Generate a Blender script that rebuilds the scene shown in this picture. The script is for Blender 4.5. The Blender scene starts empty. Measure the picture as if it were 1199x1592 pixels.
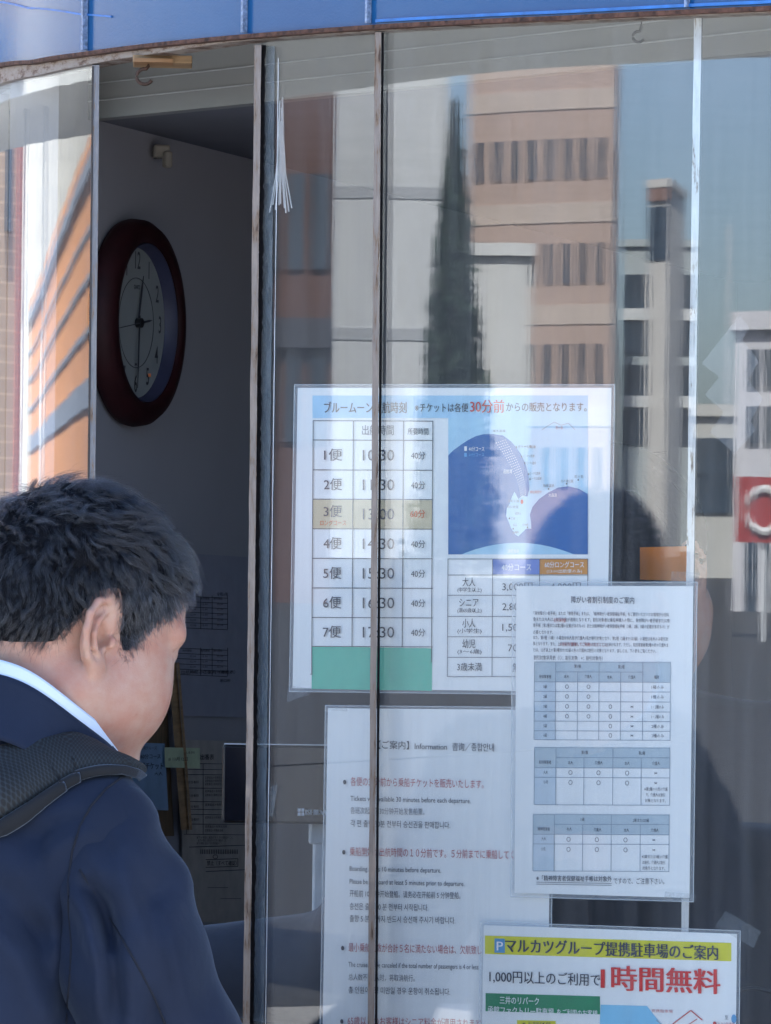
import bpy, bmesh, math, random
import numpy as np
from mathutils import Vector, Matrix
random.seed(7); rng = np.random.default_rng(7)
R = math.radians
SC = bpy.context.scene
COL = SC.collection

# ------------------------------------------------------------------ camera, sky, sun, exposure
CAMZ = 1.55
F = 6000.0                       # focal length in photograph pixels (1199 x 1592)
ROLL = R(0.75)
cam = bpy.data.cameras.new('camera'); camo = bpy.data.objects.new('camera', cam); COL.objects.link(camo)
cam.sensor_fit = 'VERTICAL'; cam.sensor_height = 36.0; cam.lens = 36.0 * F / 1592.0
cam.clip_start = 0.05; cam.clip_end = 2000
camo.location = (0, 0, CAMZ)
camo.rotation_euler = (Matrix.Rotation(R(90), 3, 'X') @ Matrix.Rotation(ROLL, 3, 'Z')).to_euler()
SC.camera = camo

SUN_AZ = math.atan2(0.30, 0.95)  # towards the sun, measured from +X
SUN_EL = R(38)
W = bpy.data.worlds.new('World'); SC.world = W; W.use_nodes = True
nt = W.node_tree; nt.nodes.clear()
sky = nt.nodes.new('ShaderNodeTexSky'); sky.sky_type = 'NISHITA'; sky.sun_disc = False
sky.sun_elevation = SUN_EL; sky.sun_rotation = math.pi / 2 - SUN_AZ
sky.air_density = .8; sky.dust_density = 1.8; sky.ozone_density = 2.4; sky.altitude = 0
bg = nt.nodes.new('ShaderNodeBackground'); bg.inputs[1].default_value = 0.12
wo = nt.nodes.new('ShaderNodeOutputWorld')
nt.links.new(sky.outputs[0], bg.inputs[0]); nt.links.new(bg.outputs[0], wo.inputs[0])
sl = bpy.data.lights.new('sun', 'SUN'); sl.energy = 4.0; sl.angle = R(0.53); sl.color = (1, 0.95, 0.87)
so = bpy.data.objects.new('sun', sl); COL.objects.link(so)
sd = Vector((math.cos(SUN_AZ) * math.cos(SUN_EL), math.sin(SUN_AZ) * math.cos(SUN_EL), math.sin(SUN_EL)))
so.rotation_euler = sd.to_track_quat('Z', 'Y').to_euler(); so.location = (5, 2, 9)
SC.view_settings.view_transform = 'Standard'; SC.view_settings.look = 'None'
SC.view_settings.exposure = 2.22; SC.view_settings.gamma = 1; SC.view_settings.use_curve_mapping = False
SC.cycles.max_bounces = 10; SC.cycles.transparent_max_bounces = 24; SC.cycles.glossy_bounces = 4
SC.cycles.caustics_reflective = False; SC.cycles.caustics_refractive = False
SC.cycles.sample_clamp_indirect = 6.0

# ------------------------------------------------------------------ plan of the rounded glass front
TH = [(-60, 79), (0, 73), (70, 65), (145, 56), (270, 51.5), (395, 48.5), (590, 45.3), (705, 43.6), (940, 41), (1080, 39.3), (1199, 37.5)]
def th_px(p): return R(float(np.interp(p, [t[0] for t in TH], [t[1] for t in TH])))
def integrate():
    rows = []
    for d in (1, -1):
        px = 600.0; a = 0.5 / F; X = a * 3.75; Y = 3.75; s = 0.0
        while (px <= 1199 if d > 0 else px >= -60):
            if d > 0 or px != 600: rows.append((px, X, Y, s, th_px(px)))
            th = th_px(px); da = d / F; ds = Y * da / (math.cos(th) + a * math.sin(th))
            X += math.cos(th) * ds; Y -= math.sin(th) * ds; s += ds; a += da; px += d
    rows.sort(); return rows
rows = integrate()
def extend(row, sgn, th_end, length, n):          # carry the curve on past what the frame shows
    px, X, Y, s, th = row; out = []
    for i in range(n):
        ds = sgn * length / n; t = th + (R(th_end) - th) * (i + .5) / n
        X += math.cos(t) * ds; Y -= math.sin(t) * ds; s += ds; px += sgn * 8
        out.append((px, X, Y, s, t))
    return out
rows = extend(rows[0], -1, 125, 0.75, 40)[::-1] + rows + extend(rows[-1], 1, 8, 1.35, 40)
GT = np.array(rows)                                # px, X, Y, s, theta
def glass_at(px):
    X = np.interp(px, GT[:, 0], GT[:, 1]); Y = np.interp(px, GT[:, 0], GT[:, 2]); th = np.interp(px, GT[:, 0], GT[:, 4])
    return X, Y, th
def unroll(px, py):
    u = px - 599.5; v = 796.0 - py; c, s = math.cos(ROLL), math.sin(ROLL)
    return u * c - v * s, u * s + v * c
def G(px, py, off=0.0):            # a point of the glass front; off > 0 goes into the booth
    u, v = unroll(px, py); p0 = u + 599.5
    X, Y, th = glass_at(p0); a = u / F; b = v / F
    k = off / (a * math.sin(th) + math.cos(th))       # carry on along the line of sight to the offset surface
    return (X + a * k, Y + k, CAMZ + b * (Y + k))
def Gz(p0, z, off=0.0):            # by plan position and height above the ground
    X, Y, th = glass_at(p0)
    return (X + math.sin(th) * off, Y + math.cos(th) * off, z)
def P(px, py, Y):                  # a point at depth Y
    u, v = unroll(px, py); return Vector((u / F * Y, Y, CAMZ + v / F * Y))
def Rf(px, dist):                  # where the mirror image of a column of the glass lies, dist away
    X, Y, th = glass_at(px); L = math.hypot(X, Y); vx, vy = X / L, Y / L
    nx, ny = -math.sin(th), -math.cos(th); k = vx * nx + vy * ny
    return Vector((X + (vx - 2 * k * nx) * dist, Y + (vy - 2 * k * ny) * dist))
WA = Vector((-0.294, 4.60)); WTH = -R(71); WD = Vector((math.cos(WTH), -math.sin(WTH)))  # inner left wall, running back from the window
WN = Vector((-math.sin(WTH), -math.cos(WTH)))
def Wp(px, py, off=0.0):           # a point of the inner wall; off > 0 stands proud of it
    u, v = unroll(px, py); a = u / F
    A = WA + WN * off
    k = (A.y * a - A.x) / (WD.x - a * WD.y); q = A + WD * k
    return (q.x, q.y, CAMZ + v / F * q.y)

# ------------------------------------------------------------------ materials
MATS = {}
def nm(name):
    m = bpy.data.materials.new(name); m.use_nodes = True; n = m.node_tree
    return m, n, n.nodes['Principled BSDF'], n.nodes, n.links
def coords(N, L, scale=(1, 1, 1), kind='Object'):
    tc = N.new('ShaderNodeTexCoord'); mp = N.new('ShaderNodeMapping'); mp.inputs['Scale'].default_value = scale
    L.new(tc.outputs[kind], mp.inputs[0]); return mp.outputs[0]
def noise(N, L, vec, scale, detail=4, rough=.55):
    t = N.new('ShaderNodeTexNoise'); t.inputs['Scale'].default_value = scale; t.inputs['Detail'].default_value = detail
    t.inputs['Roughness'].default_value = rough; L.new(vec, t.inputs['Vector']); return t.outputs['Fac']
def ramp(N, L, fac, stops):
    r = N.new('ShaderNodeValToRGB'); e = r.color_ramp.elements
    while len(e) < len(stops): e.new(.5)
    for i, (p, c) in enumerate(stops):
        e[i].position = p; e[i].color = (c[0], c[1], c[2], 1)
    L.new(fac, r.inputs[0]); return r.outputs[0]
def bump(N, L, h, strength, dist, prev=None):
    b = N.new('ShaderNodeBump'); b.inputs['Strength'].default_value = strength; b.inputs['Distance'].default_value = dist
    L.new(h, b.inputs['Height'])
    if prev is not None: L.new(prev, b.inputs['Normal'])
    return b.outputs[0]
def simple(name, c, rough=.6, metal=0, var=.12, scale=40, bmp=.0, coat=0, spec=.5, stretch=(1, 1, 1)):
    if name in MATS: return MATS[name]
    m, n, b, N, L = nm(name)
    v = coords(N, L, stretch); f = noise(N, L, v, scale)
    lo = [max(0, x * (1 - var)) for x in c]; hi = [min(1, x * (1 + var)) for x in c]
    L.new(ramp(N, L, f, [(.3, lo), (.7, hi)]), b.inputs['Base Color'])
    b.inputs['Roughness'].default_value = rough; b.inputs['Metallic'].default_value = metal
    b.inputs['Coat Weight'].default_value = coat; b.inputs['Coat Roughness'].default_value = .08
    b.inputs['Specular IOR Level'].default_value = spec
    if bmp: L.new(bump(N, L, f, .5, bmp), b.inputs['Normal'])
    MATS[name] = m; return m
def glass_mat(name, tint, f0, rough, fine, broad, fine_scale=330, broad_scale=14, veil=.02):
    """both faces of a pane: see-through, mirror-like by the angle it is met at, drawn lengthwise streaks in the sheet"""
    m = bpy.data.materials.new(name); m.use_nodes = True; n = m.node_tree; N, L = n.nodes, n.links; N.clear()
    out = N.new('ShaderNodeOutputMaterial'); mix = N.new('ShaderNodeMixShader')
    tr = N.new('ShaderNodeBsdfTransparent'); gl = N.new('ShaderNodeBsdfGlossy')
    tr.inputs[0].default_value = (*tint, 1); gl.inputs['Roughness'].default_value = rough
    gl.inputs['Color'].default_value = (.95, .97, 1, 1)
    v = coords(N, L, (1, 1, .012)); f1 = noise(N, L, v, fine_scale, 3, .6)
    v2 = coords(N, L, (1, 1, .10)); f2 = noise(N, L, v2, broad_scale, 2, .5)
    nr = bump(N, L, f1, 1, fine); nr = bump(N, L, f2, 1, broad, nr)
    L.new(nr, gl.inputs['Normal'])
    ge = N.new('ShaderNodeNewGeometry'); dt = N.new('ShaderNodeVectorMath'); dt.operation = 'DOT_PRODUCT'
    L.new(ge.outputs['Incoming'], dt.inputs[0]); L.new(ge.outputs['Normal'], dt.inputs[1])
    def M(op, a, b=None):
        x = N.new('ShaderNodeMath'); x.operation = op
        for i, q in enumerate((a, b)):
            if q is None: continue
            if isinstance(q, (int, float)): x.inputs[i].default_value = q
            else: L.new(q, x.inputs[i])
        return x.outputs[0]
    c = M('ABSOLUTE', dt.outputs['Value']); o = M('SUBTRACT', 1.0, c); p5 = M('POWER', o, 5.0)
    fr = M('ADD', M('MULTIPLY', p5, 1 - f0), f0)
    L.new(fr, mix.inputs[0]); L.new(tr.outputs[0], mix.inputs[1]); L.new(gl.outputs[0], mix.inputs[2])
    dust = N.new('ShaderNodeMixShader'); df = N.new('ShaderNodeBsdfDiffuse'); df.inputs[0].default_value = (.72, .76, .80, 1)
    v3 = coords(N, L, (1, 1, .03)); f3 = noise(N, L, v3, 70, 5, .6); L.new(ramp(N, L, f3, [(.35, (veil * .4,) * 3), (.72, (veil * 1.9,) * 3)]), dust.inputs[0])
    L.new(mix.outputs[0], dust.inputs[1]); L.new(df.outputs[0], dust.inputs[2])
    L.new(dust.outputs[0], out.inputs[0]); MATS[name] = m; return m
g_left = glass_mat('glass_curved', (.965, .98, .98), .05, .006, 2.2e-5, 2.6e-4, 160, 16)
g_plain = glass_mat('glass_plain', (.965, .98, .98), .05, .006, 2.0e-5, 1.2e-4, 180, 12)
g_streak = glass_mat('acrylic_streaked', (.96, .975, .975), .064, .006, 1.5e-5, .35e-4, 240, 12, .024)

def film_mat(name, alpha, col=(.8, .87, .95), gloss=.12, tex=None):
    m = bpy.data.materials.new(name); m.use_nodes = True; n = m.node_tree; N, L = n.nodes, n.links; N.clear()
    out = N.new('ShaderNodeOutputMaterial'); mix = N.new('ShaderNodeMixShader')
    tr = N.new('ShaderNodeBsdfTransparent'); p = N.new('ShaderNodeBsdfPrincipled')
    p.inputs['Base Color'].default_value = (*col, 1); p.inputs['Roughness'].default_value = gloss
    mix.inputs[0].default_value = alpha
    if tex:
        v = coords(N, L, tex[0]); f = noise(N, L, v, tex[1], 5, .65)
        r = ramp(N, L, f, [(tex[2], (tex[4],) * 3), (tex[3], (alpha,) * 3)]); L.new(r, mix.inputs[0])
        L.new(bump(N, L, f, .6, .0004), p.inputs['Normal'])
    L.new(tr.outputs[0], mix.inputs[1]); L.new(p.outputs[0], mix.inputs[2]); L.new(mix.outputs[0], out.inputs[0])
    return m
m_film = film_mat('clear_film', .16); m_film_edge = film_mat('film_edge', .45, (.9, .95, 1))
m_tape = film_mat('clear_tape', .12, (.42, .48, .54), .35, ((1, 1, 1), 260, .35, .62, .04))
m_silicone = film_mat('silicone_smear', .34, (.30, .36, .40), .25, ((1, 1, .35), 170, .36, .60, .12))
m_zigzag = film_mat('translucent_pale', .065, (.85, .88, .95), .3)

# rusty chrome
def chrome_mat(name, sh, tint, rough):
    m, n, b, N, L = nm(name); v = coords(N, L, (1, 1, .16)); f = noise(N, L, v, 170, 8, .78)
    v2 = coords(N, L, (1, 1, 1)); f2 = noise(N, L, v2, 16, 3, .6)
    ad = N.new('ShaderNodeMath'); ad.operation = 'MULTIPLY_ADD'; ad.inputs[1].default_value = .55
    L.new(f2, ad.inputs[0]); L.new(f, ad.inputs[2])
    col = ramp(N, L, ad.outputs[0], [(.55, tint), (.80 + sh, [q * .8 for q in tint]), (.86 + sh, (.24, .165, .11)), (.95 + sh, (.045, .024, .018))])
    L.new(col, b.inputs['Base Color'])
    mr = ramp(N, L, ad.outputs[0], [(.76 + sh, (.55,) * 3), (.86 + sh, (.05,) * 3)]); L.new(mr, b.inputs['Metallic'])
    rr = ramp(N, L, ad.outputs[0], [(.5, (rough,) * 3), (.86 + sh, (.75,) * 3)]); L.new(rr, b.inputs['Roughness'])
    L.new(bump(N, L, ad.outputs[0], .6, .0009), b.inputs['Normal']); return m
m_chrome = chrome_mat('worn_chrome', .01, (.33, .285, .255), .32)
m_chrome2 = chrome_mat('grey_chrome', .02, (.26, .27, .29), .38); m_chrome3 = chrome_mat('pale_chrome', .07, (.80, .80, .80), .5)
m_rubber = simple('black_rubber', (.012, .012, .016), .55, bmp=.0015, scale=260, var=.5)
def frame_mat():
    m, n, b, N, L = nm('weathered_header'); v = coords(N, L, (1, 1, 3)); f = noise(N, L, v, 45, 8, .75)
    L.new(ramp(N, L, f, [(.34, (.035, .018, .013)), (.42, (.16, .10, .07)), (.50, (.30, .255, .22)), (.75, (.38, .34, .31))]), b.inputs['Base Color'])
    b.inputs['Roughness'].default_value = .55; L.new(bump(N, L, f, .7, .0016), b.inputs['Normal']); return m
m_header = frame_mat()
m_rust = simple('flaking_rust', (.09, .042, .028), .85, var=.8, scale=150, bmp=.003)
def fascia_mat():
    m, n, b, N, L = nm('blue_gloss_paint'); v = coords(N, L, (1, 1, 1)); f = noise(N, L, v, 5, 4)
    L.new(ramp(N, L, f, [(.3, (.009, .080, .225)), (.7, (.014, .105, .27))]), b.inputs['Base Color'])
    f2 = noise(N, L, v, 420, 2); b.inputs['Roughness'].default_value = .18
    b.inputs['Coat Weight'].default_value = .12; b.inputs['Coat Roughness'].default_value = .2; b.inputs['Specular IOR Level'].default_value = .25
    nb = bump(N, L, f2, .5, .00025); L.new(nb, b.inputs['Normal']); L.new(nb, b.inputs['Coat Normal']); return m
m_blue = fascia_mat()
m_bluetrim = simple('bright_blue_trim', (.02, .17, .52), .4, var=.25, scale=60)
m_wallin = simple('grey_wall', (.36, .35, .385), .8, var=.05, scale=4)
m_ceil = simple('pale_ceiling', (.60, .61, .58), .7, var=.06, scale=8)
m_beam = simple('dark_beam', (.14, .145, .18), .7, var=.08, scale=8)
m_batten = simple('ceiling_batten', (.55, .56, .57), .5)
m_wood = simple('brown_wood', (.36, .23, .12), .6, var=.3, scale=25, stretch=(1, 1, 6))
m_dkwood = simple('dark_wood', (.16, .105, .06), .6, var=.3, scale=25, stretch=(6, 6, 1))
m_steel = simple('rusty_steel', (.07, .035, .022), .6, metal=.0, var=.5, scale=160, bmp=.0006)
m_white = simple('white_plastic', (.62, .65, .68), .35)
m_screen = simple('black_gloss', (.012, .012, .018), .08, coat=1)
m_black = simple('black_plastic', (.012, .012, .014), .4)

def paper_mat(name, c, gloss=.35):
    m, n, b, N, L = nm(name); v = coords(N, L); f = noise(N, L, v, 6, 3)
    L.new(ramp(N, L, f, [(.3, [x * .97 for x in c]), (.7, c)]), b.inputs['Base Color'])
    b.inputs['Roughness'].default_value = gloss; b.inputs['Coat Weight'].default_value = .4; b.inputs['Coat Roughness'].default_value = .1
    L.new(bump(N, L, f, .3, .002), b.inputs['Coat Normal']); return m
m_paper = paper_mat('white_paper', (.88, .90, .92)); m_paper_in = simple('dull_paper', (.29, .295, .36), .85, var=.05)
INK = {}
def ink(name, c):
    if name not in INK: INK[name] = simple('ink_' + name, c, .5, var=.04)
    return INK[name]
ink('black', (.045, .05, .075)); ink('grey', (.17, .18, .21)); ink('red', (.60, .055, .04)); ink('softred', (.50, .13, .14)); ink('line', (.10, .11, .13))
ink('lineg', (.30, .36, .44)); ink('header_blue', (.42, .66, .86)); ink('tan', (.66, .56, .38)); ink('green', (.10, .52, .38))
ink('sea', (.030, .135, .40)); ink('land', (.42, .66, .84)); ink('purple', (.19, .27, .63)); ink('orange', (.62, .27, .055))
ink('white', (.85, .87, .9)); ink('tablehead', (.47, .56, .63)); ink('tablecell', (.56, .65, .74)); ink('yellow', (.70, .66, .04)); ink('pblue', (.10, .33, .62))
ink('bigred', (.66, .035, .03)); ink('dkgreen', (.02, .24, .11)); ink('sky', (.25, .58, .83)); ink('legend', (.12, .38, .75)); ink('price', (.52, .48, .50))
ink('dim', (.03, .03, .04)); ink('dimline', (.06, .06, .075)); ink('shu', (.70, .12, .03))

# ------------------------------------------------------------------ object helpers
def link(name, me, parent=None, mat=None):
    o = bpy.data.objects.new(name, me); COL.objects.link(o)
    if parent is not None: o.parent = parent
    if mat is not None and len(me.materials) == 0: me.materials.append(mat)
    return o
def tag(o, label=None, cat=None, group=None, kind=None):
    if label: o['label'] = label
    if cat: o['category'] = cat
    if group: o['group'] = group
    if kind: o['kind'] = kind
    return o
def empty(name, label=None, cat=None, group=None, loc=(0, 0, 0)):
    o = bpy.data.objects.new(name, None); COL.objects.link(o); o.empty_display_size = .05; o.location = loc
    return tag(o, label, cat, group)
def mesh(name, V, Fc, smooth=False):
    me = bpy.data.meshes.new(name); me.from_pydata([tuple(v) for v in V], [], [tuple(f) for f in Fc]); me.update()
    if smooth: me.polygons.foreach_set('use_smooth', [True] * len(me.polygons))
    return me
class MB:
    def __init__(s): s.V = []; s.F = []
    def add(s, V, Fc):
        n = len(s.V); s.V += [tuple(v) for v in V]; s.F += [tuple(i + n for i in f) for f in Fc]; return s
    def box(s, c, d, rz=0, M=None):
        c = Vector(c); rot = Matrix.Rotation(rz, 3, 'Z') if M is None else M
        V = [c + rot @ Vector((x * d[0] / 2, y * d[1] / 2, z * d[2] / 2)) for x in (-1, 1) for y in (-1, 1) for z in (-1, 1)]
        return s.add(V, [(0, 1, 3, 2), (4, 6, 7, 5), (0, 4, 5, 1), (2, 3, 7, 6), (0, 2, 6, 4), (1, 5, 7, 3)])
    def tube(s, pts, r, n=8, cap=True):
        pts = [Vector(p) for p in pts]; rr = r if isinstance(r, (list, tuple)) else [r] * len(pts)
        V = []; up = Vector((0, 0, 1))
        for i, p in enumerate(pts):
            t = (pts[min(i + 1, len(pts) - 1)] - pts[max(i - 1, 0)]).normalized()
            a = t.cross(up)
            if a.length < .1: a = t.cross(Vector((1, 0, 0)))
            a.normalize(); b = t.cross(a)
            for k in range(n):
                q = 2 * math.pi * k / n; V.append(p + (a * math.cos(q) + b * math.sin(q)) * rr[i])
        Fc = [(i * n + k, i * n + (k + 1) % n, (i + 1) * n + (k + 1) % n, (i + 1) * n + k) for i in range(len(pts) - 1) for k in range(n)]
        if cap: Fc += [tuple(range(n - 1, -1, -1)), tuple(range((len(pts) - 1) * n, len(pts) * n))]
        return s.add(V, Fc)
    def slab(s, A, B):
        """two matching grids of points (rows of equal length) as front and back of a thin solid"""
        nr, nc = len(A), len(A[0]); n0 = nr * nc
        V = [p for r in A for p in r] + [p for r in B for p in r]; Fc = []
        for i in range(nr - 1):
            for j in range(nc - 1):
                q = (i * nc + j, i * nc + j + 1, (i + 1) * nc + j + 1, (i + 1) * nc + j)
                Fc.append(q); Fc.append(tuple(x + n0 for x in reversed(q)))
        edge = [(0, j) for j in range(nc)] + [(i, nc - 1) for i in range(1, nr)] + [(nr - 1, j) for j in range(nc - 2, -1, -1)] + [(i, 0) for i in range(nr - 2, 0, -1)]
        for k in range(len(edge)):
            a = edge[k][0] * nc + edge[k][1]; b = edge[(k + 1) % len(edge)]; b = b[0] * nc + b[1]
            Fc.append((a, a + n0, b + n0, b))
        return s.add(V, Fc)
    def slab_split(s, A, B):
        """like slab, but faces and rim share no vertices, so smooth faces keep the sheet's own normals"""
        nr, nc = len(A), len(A[0]); q = [(i * nc + j, i * nc + j + 1, (i + 1) * nc + j + 1, (i + 1) * nc + j) for i in range(nr - 1) for j in range(nc - 1)]
        s.add([p for r in A for p in r], q); s.add([p for r in B for p in r], [tuple(reversed(x)) for x in q]); nb = 2 * len(q)
        for g_, h_ in (((A[0], B[0])), (A[-1], B[-1]), ([r[0] for r in A], [r[0] for r in B]), ([r[-1] for r in A], [r[-1] for r in B])):
            n = len(g_); s.add(list(g_) + list(h_), [(i, i + n, i + n + 1, i + 1) for i in range(n - 1)])
        s.nb = nb; return s
    def build(s, name, mat, parent=None, smooth=False):
        o = link(name, mesh(name, s.V, s.F, smooth), parent, mat); return o
def bevel(o, w, seg=2):
    m = o.modifiers.new('bevel', 'BEVEL'); m.width = w; m.segments = seg; m.limit_method = 'ANGLE'; return o

# strips that follow the glass: plan columns p0..p1, heights from functions of the column
def cols(p0, p1, step=12.0):
    n = max(2, int(abs(p1 - p0) / step) + 2); return [p0 + (p1 - p0) * i / (n - 1) for i in range(n)]
def curved(p0, p1, zlo, zhi, off0, off1, nz=2, step=12.0, split=False):
    c = cols(p0, p1, step); fl = zlo if callable(zlo) else (lambda p: zlo); fh = zhi if callable(zhi) else (lambda p: zhi)
    g = lambda off: [[Gz(p, fl(p) + (fh(p) - fl(p)) * k / (nz - 1), off) for p in c] for k in range(nz)]
    return (MB().slab_split if split else MB().slab)(g(off0), g(off1))
def plan_col(px, py): return unroll(px, py)[0] + 599.5
def edge_fn(pts, dflt_l=None):
    """a line drawn along the front, given as picture points, as height over plan column"""
    q = sorted((plan_col(px, py), G(px, py)[2]) for px, py in pts)
    xs = [a for a, b in q]; zs = [b for a, b in q]
    return lambda p: float(np.interp(p, xs, zs))
FB = edge_fn([(-10, 139), (70, 118), (140, 103), (200, 92), (280, 80), (350, 69), (400, 63), (600, 49), (800, 38), (1000, 28), (1199, 20)])   # header lower edge
FT = edge_fn([(-10, 107), (70, 95), (140, 84), (280, 66.5), (420, 54), (600, 41), (900, 27), (1199, 13)])                                    # fascia lower edge
PL, PR = GT[0, 0], GT[-1, 0]

# ------------------------------------------------------------------ ground and booth shell
g = MB(); g.add([(-900, -900, 0), (900, -900, 0), (900, 900, 0), (-900, 900, 0)], [(0, 1, 2, 3)])
def ground_mat():
    m, n, b, N, L = nm('grey_paving'); v = coords(N, L); br = N.new('ShaderNodeTexBrick'); br.inputs['Scale'].default_value = 1.6
    br.inputs['Color1'].default_value = (.075, .074, .073, 1); br.inputs['Color2'].default_value = (.085, .083, .081, 1); br.inputs['Mortar'].default_value = (.035, .035, .035, 1)
    br.inputs['Mortar Size'].default_value = .01; L.new(v, br.inputs['Vector'])
    L.new(br.outputs[0], b.inputs['Base Color']); b.inputs['Roughness'].default_value = .8; return m
tag(g.build('ground', ground_mat()), kind='structure')

mb = MB(); ap = [(-1 + 7.4 * math.cos(2 * math.pi * i / 48), 3.2 + 7.4 * math.sin(2 * math.pi * i / 48), .004) for i in range(48)]
mb.add(ap, [tuple(range(48))]); tag(mb.build('bounce_apron', simple('pale_bounce_apron', (.50, .48, .45), .85, var=.1, scale=2)), kind='structure')  # unseen pale disc, added to bounce light up into the booth
booth = empty('ticket_booth', 'rounded ticket booth with blue fascia and curved glass front in rusty metal strips', 'booth', loc=(0.3, 4.2, 0))
def child(o):                      # parts are built in world coordinates
    o.parent = booth; o.matrix_parent_inverse = Matrix.Translation(booth.location).inverted(); return o
BB = PL + 4
ROOF_Z = 3.55
mb = curved(PL, PR, FT, ROOF_Z, -.012, .012, 2, 12, True); o = child(mb.build('fascia', m_blue))
o.data.polygons.foreach_set('use_smooth', [i < mb.nb for i in range(len(o.data.polygons))])
# the rusty line under the fascia, the header strip below, the bright blue trim line
child(curved(PL, PR, lambda p: FT(p) - .004, lambda p: FT(p), -.017, .010, 2, 8).build('rust_line', m_rust))
child(curved(PL, PR, FB, lambda p: FT(p) - .0045, -.009, .016, 3, 8).build('header_rail', m_header))
child(curved(plan_col(600, 30), PR, lambda p: FT(p) + .0025, lambda p: FT(p) + .0055, -.0145, -.0125, 2, 8).build('fascia_trim', m_bluetrim))
# scratch line in the paint at the left
q = cols(plan_col(-15, 5), plan_col(200, 50), 10)
zz = edge_fn([(-15, 6), (60, 15), (140, 25), (230, 33)])
child(curved(plan_col(-15, 5), plan_col(190, 25), lambda p: zz(p), lambda p: zz(p) + .0021, -.0137, -.0125, 2, 6).build('paint_scratch', m_bluetrim))
for px in (151, 398, 590, 1083):
    pc = plan_col(px, 40)
    child(curved(pc - 1.6, pc + 1.6, lambda p: FT(p) + .002, ROOF_Z - .01, -.0185, -.0125, 2, 3).build('seam_bead', simple('bead_highlight', (.22, .29, .42), .5, var=.5, scale=300)))  # highlight along the panel ridges, put into a pale bead colour
# sill and plinth, back and side walls, floor, ceiling, roof
SILL = 0.98
child(curved(PL, PR, 0.02, SILL - .04, -.02, .04, 2).build('plinth_panel', m_blue))
child(curved(PL, PR, SILL - .04, SILL, -.035, .05, 2).build('sill', m_header))
p1 = Vector((GT[-1, 1], GT[-1, 2])); p0 = Vector((GT[0, 1], GT[0, 2]))
wr = WA + WD * 2.95; wl = WA - WD * 0.25
def wallbox(a, b, z0, z1, t):
    d = b - a; c = (a + b) / 2; return MB().box((c.x, c.y, (z0 + z1) / 2), (d.length, t, z1 - z0), math.atan2(d.y, d.x))
back_off = -WN * .03
child(wallbox(wl + back_off, wr + back_off, 0.02, ROOF_Z - .05, .06).build('inner_wall', m_wallin))
cb = Vector((p1.x + .1, wr.y)); ca = Vector((wr.x - .1, wr.y))
child(wallbox(p1 + Vector((.03, 0)), cb, 0.02, ROOF_Z - .05, .05).build('side_wall', m_wallin))
child(wallbox(cb + Vector((.02, .03)), ca + Vector((-.02, .03)), 0.02, ROOF_Z - .05, .05).build('back_wall', m_wallin))
child(wallbox(p0, ca, 0.02, ROOF_Z - .05, .05).build('side_wall', m_wallin))
outl = [(r[1], r[2]) for r in rows[::6]] + [tuple(cb), tuple(ca)]
def prism(z0, z1, inset=0.0):
    c = Vector((sum(a for a, b in outl) / len(outl), sum(b for a, b in outl) / len(outl)))
    Q = [Vector(o) + (c - Vector(o)).normalized() * inset for o in outl]
    n = len(Q); V = [(v.x, v.y, z0) for v in Q] + [(v.x, v.y, z1) for v in Q]
    return MB().add(V, [tuple(range(n - 1, -1, -1)), tuple(range(n, 2 * n))] + [(i, (i + 1) % n, (i + 1) % n + n, i + n) for i in range(n)])
CEIL = CAMZ + .525
child(prism(CEIL, CEIL + .05, .03).build('ceiling', m_ceil))
child(prism(ROOF_Z, ROOF_Z + .06, -.03).build('roof', m_blue))
child(prism(0.012, 0.06, .05).build('floor', m_wallin))
BH = CAMZ + .447
BA, BB_ = Vector((-.352, 4.46)), Vector((.47, 3.605))
child(wallbox(BA, BB_, BH, CEIL - .002, .02).build('bulkhead', simple('grey_bulkhead', (.235, .24, .235), .55, var=.05, scale=6)))
bo = Vector((-(BB_ - BA).normalized().y, (BB_ - BA).normalized().x)) * -.0112
for k in (.020, .040): child(wallbox(BA + bo, BB_ + bo, BH + k, BH + k + .0012, .0022).build('bulkhead_batten', simple('grey_batten', (.42, .43, .44), .5)))
# the lower ceiling of the room behind the bulkhead
lc = [BA + Vector((-.03, .03)), BB_ + Vector((.0, .02)), Vector((1.2, 3.35)), cb, ca, Vector((-.45, 5.2))]
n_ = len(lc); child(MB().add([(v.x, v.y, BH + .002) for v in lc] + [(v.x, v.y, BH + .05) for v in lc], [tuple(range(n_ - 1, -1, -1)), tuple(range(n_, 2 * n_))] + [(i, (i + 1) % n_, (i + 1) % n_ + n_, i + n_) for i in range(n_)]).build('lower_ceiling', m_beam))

# panes: left curved, (open window), plain, streaked, right
ZB = SILL
def pane(name, x0, x1, mat, off=0.0, label=None):
    a, b = plan_col(x0, 700), plan_col(x1, 700)
    mb = curved(a, b, ZB + .001, lambda p: FB(p) + .004, off - .004, off, 2, 4, True); o = mb.build(name, mat, smooth=False)
    me = o.data; me.polygons.foreach_set('use_smooth', [i < mb.nb for i in range(len(me.polygons))]); child(o)
    if label: o['label'] = label
    return o
child(curved(PL, -34, ZB + .001, lambda p: FB(p) + .004, 0, .03, 2, 8).build('corner_blocker', m_wallin))  # added solid piece, blocks the bright street behind the left pane
pane('glass_pane', -32, 141, g_left, 0, 'sharply curved clear pane left of the open window')
pane('glass_pane', 401, 587, g_plain, 0.006, 'clear pane between the open window and the rusty strip over the timetable')
pane('glass_pane', 590, PR - 2, g_streak, 0, 'wide pane with drawn vertical streaks over the notices')
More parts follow.
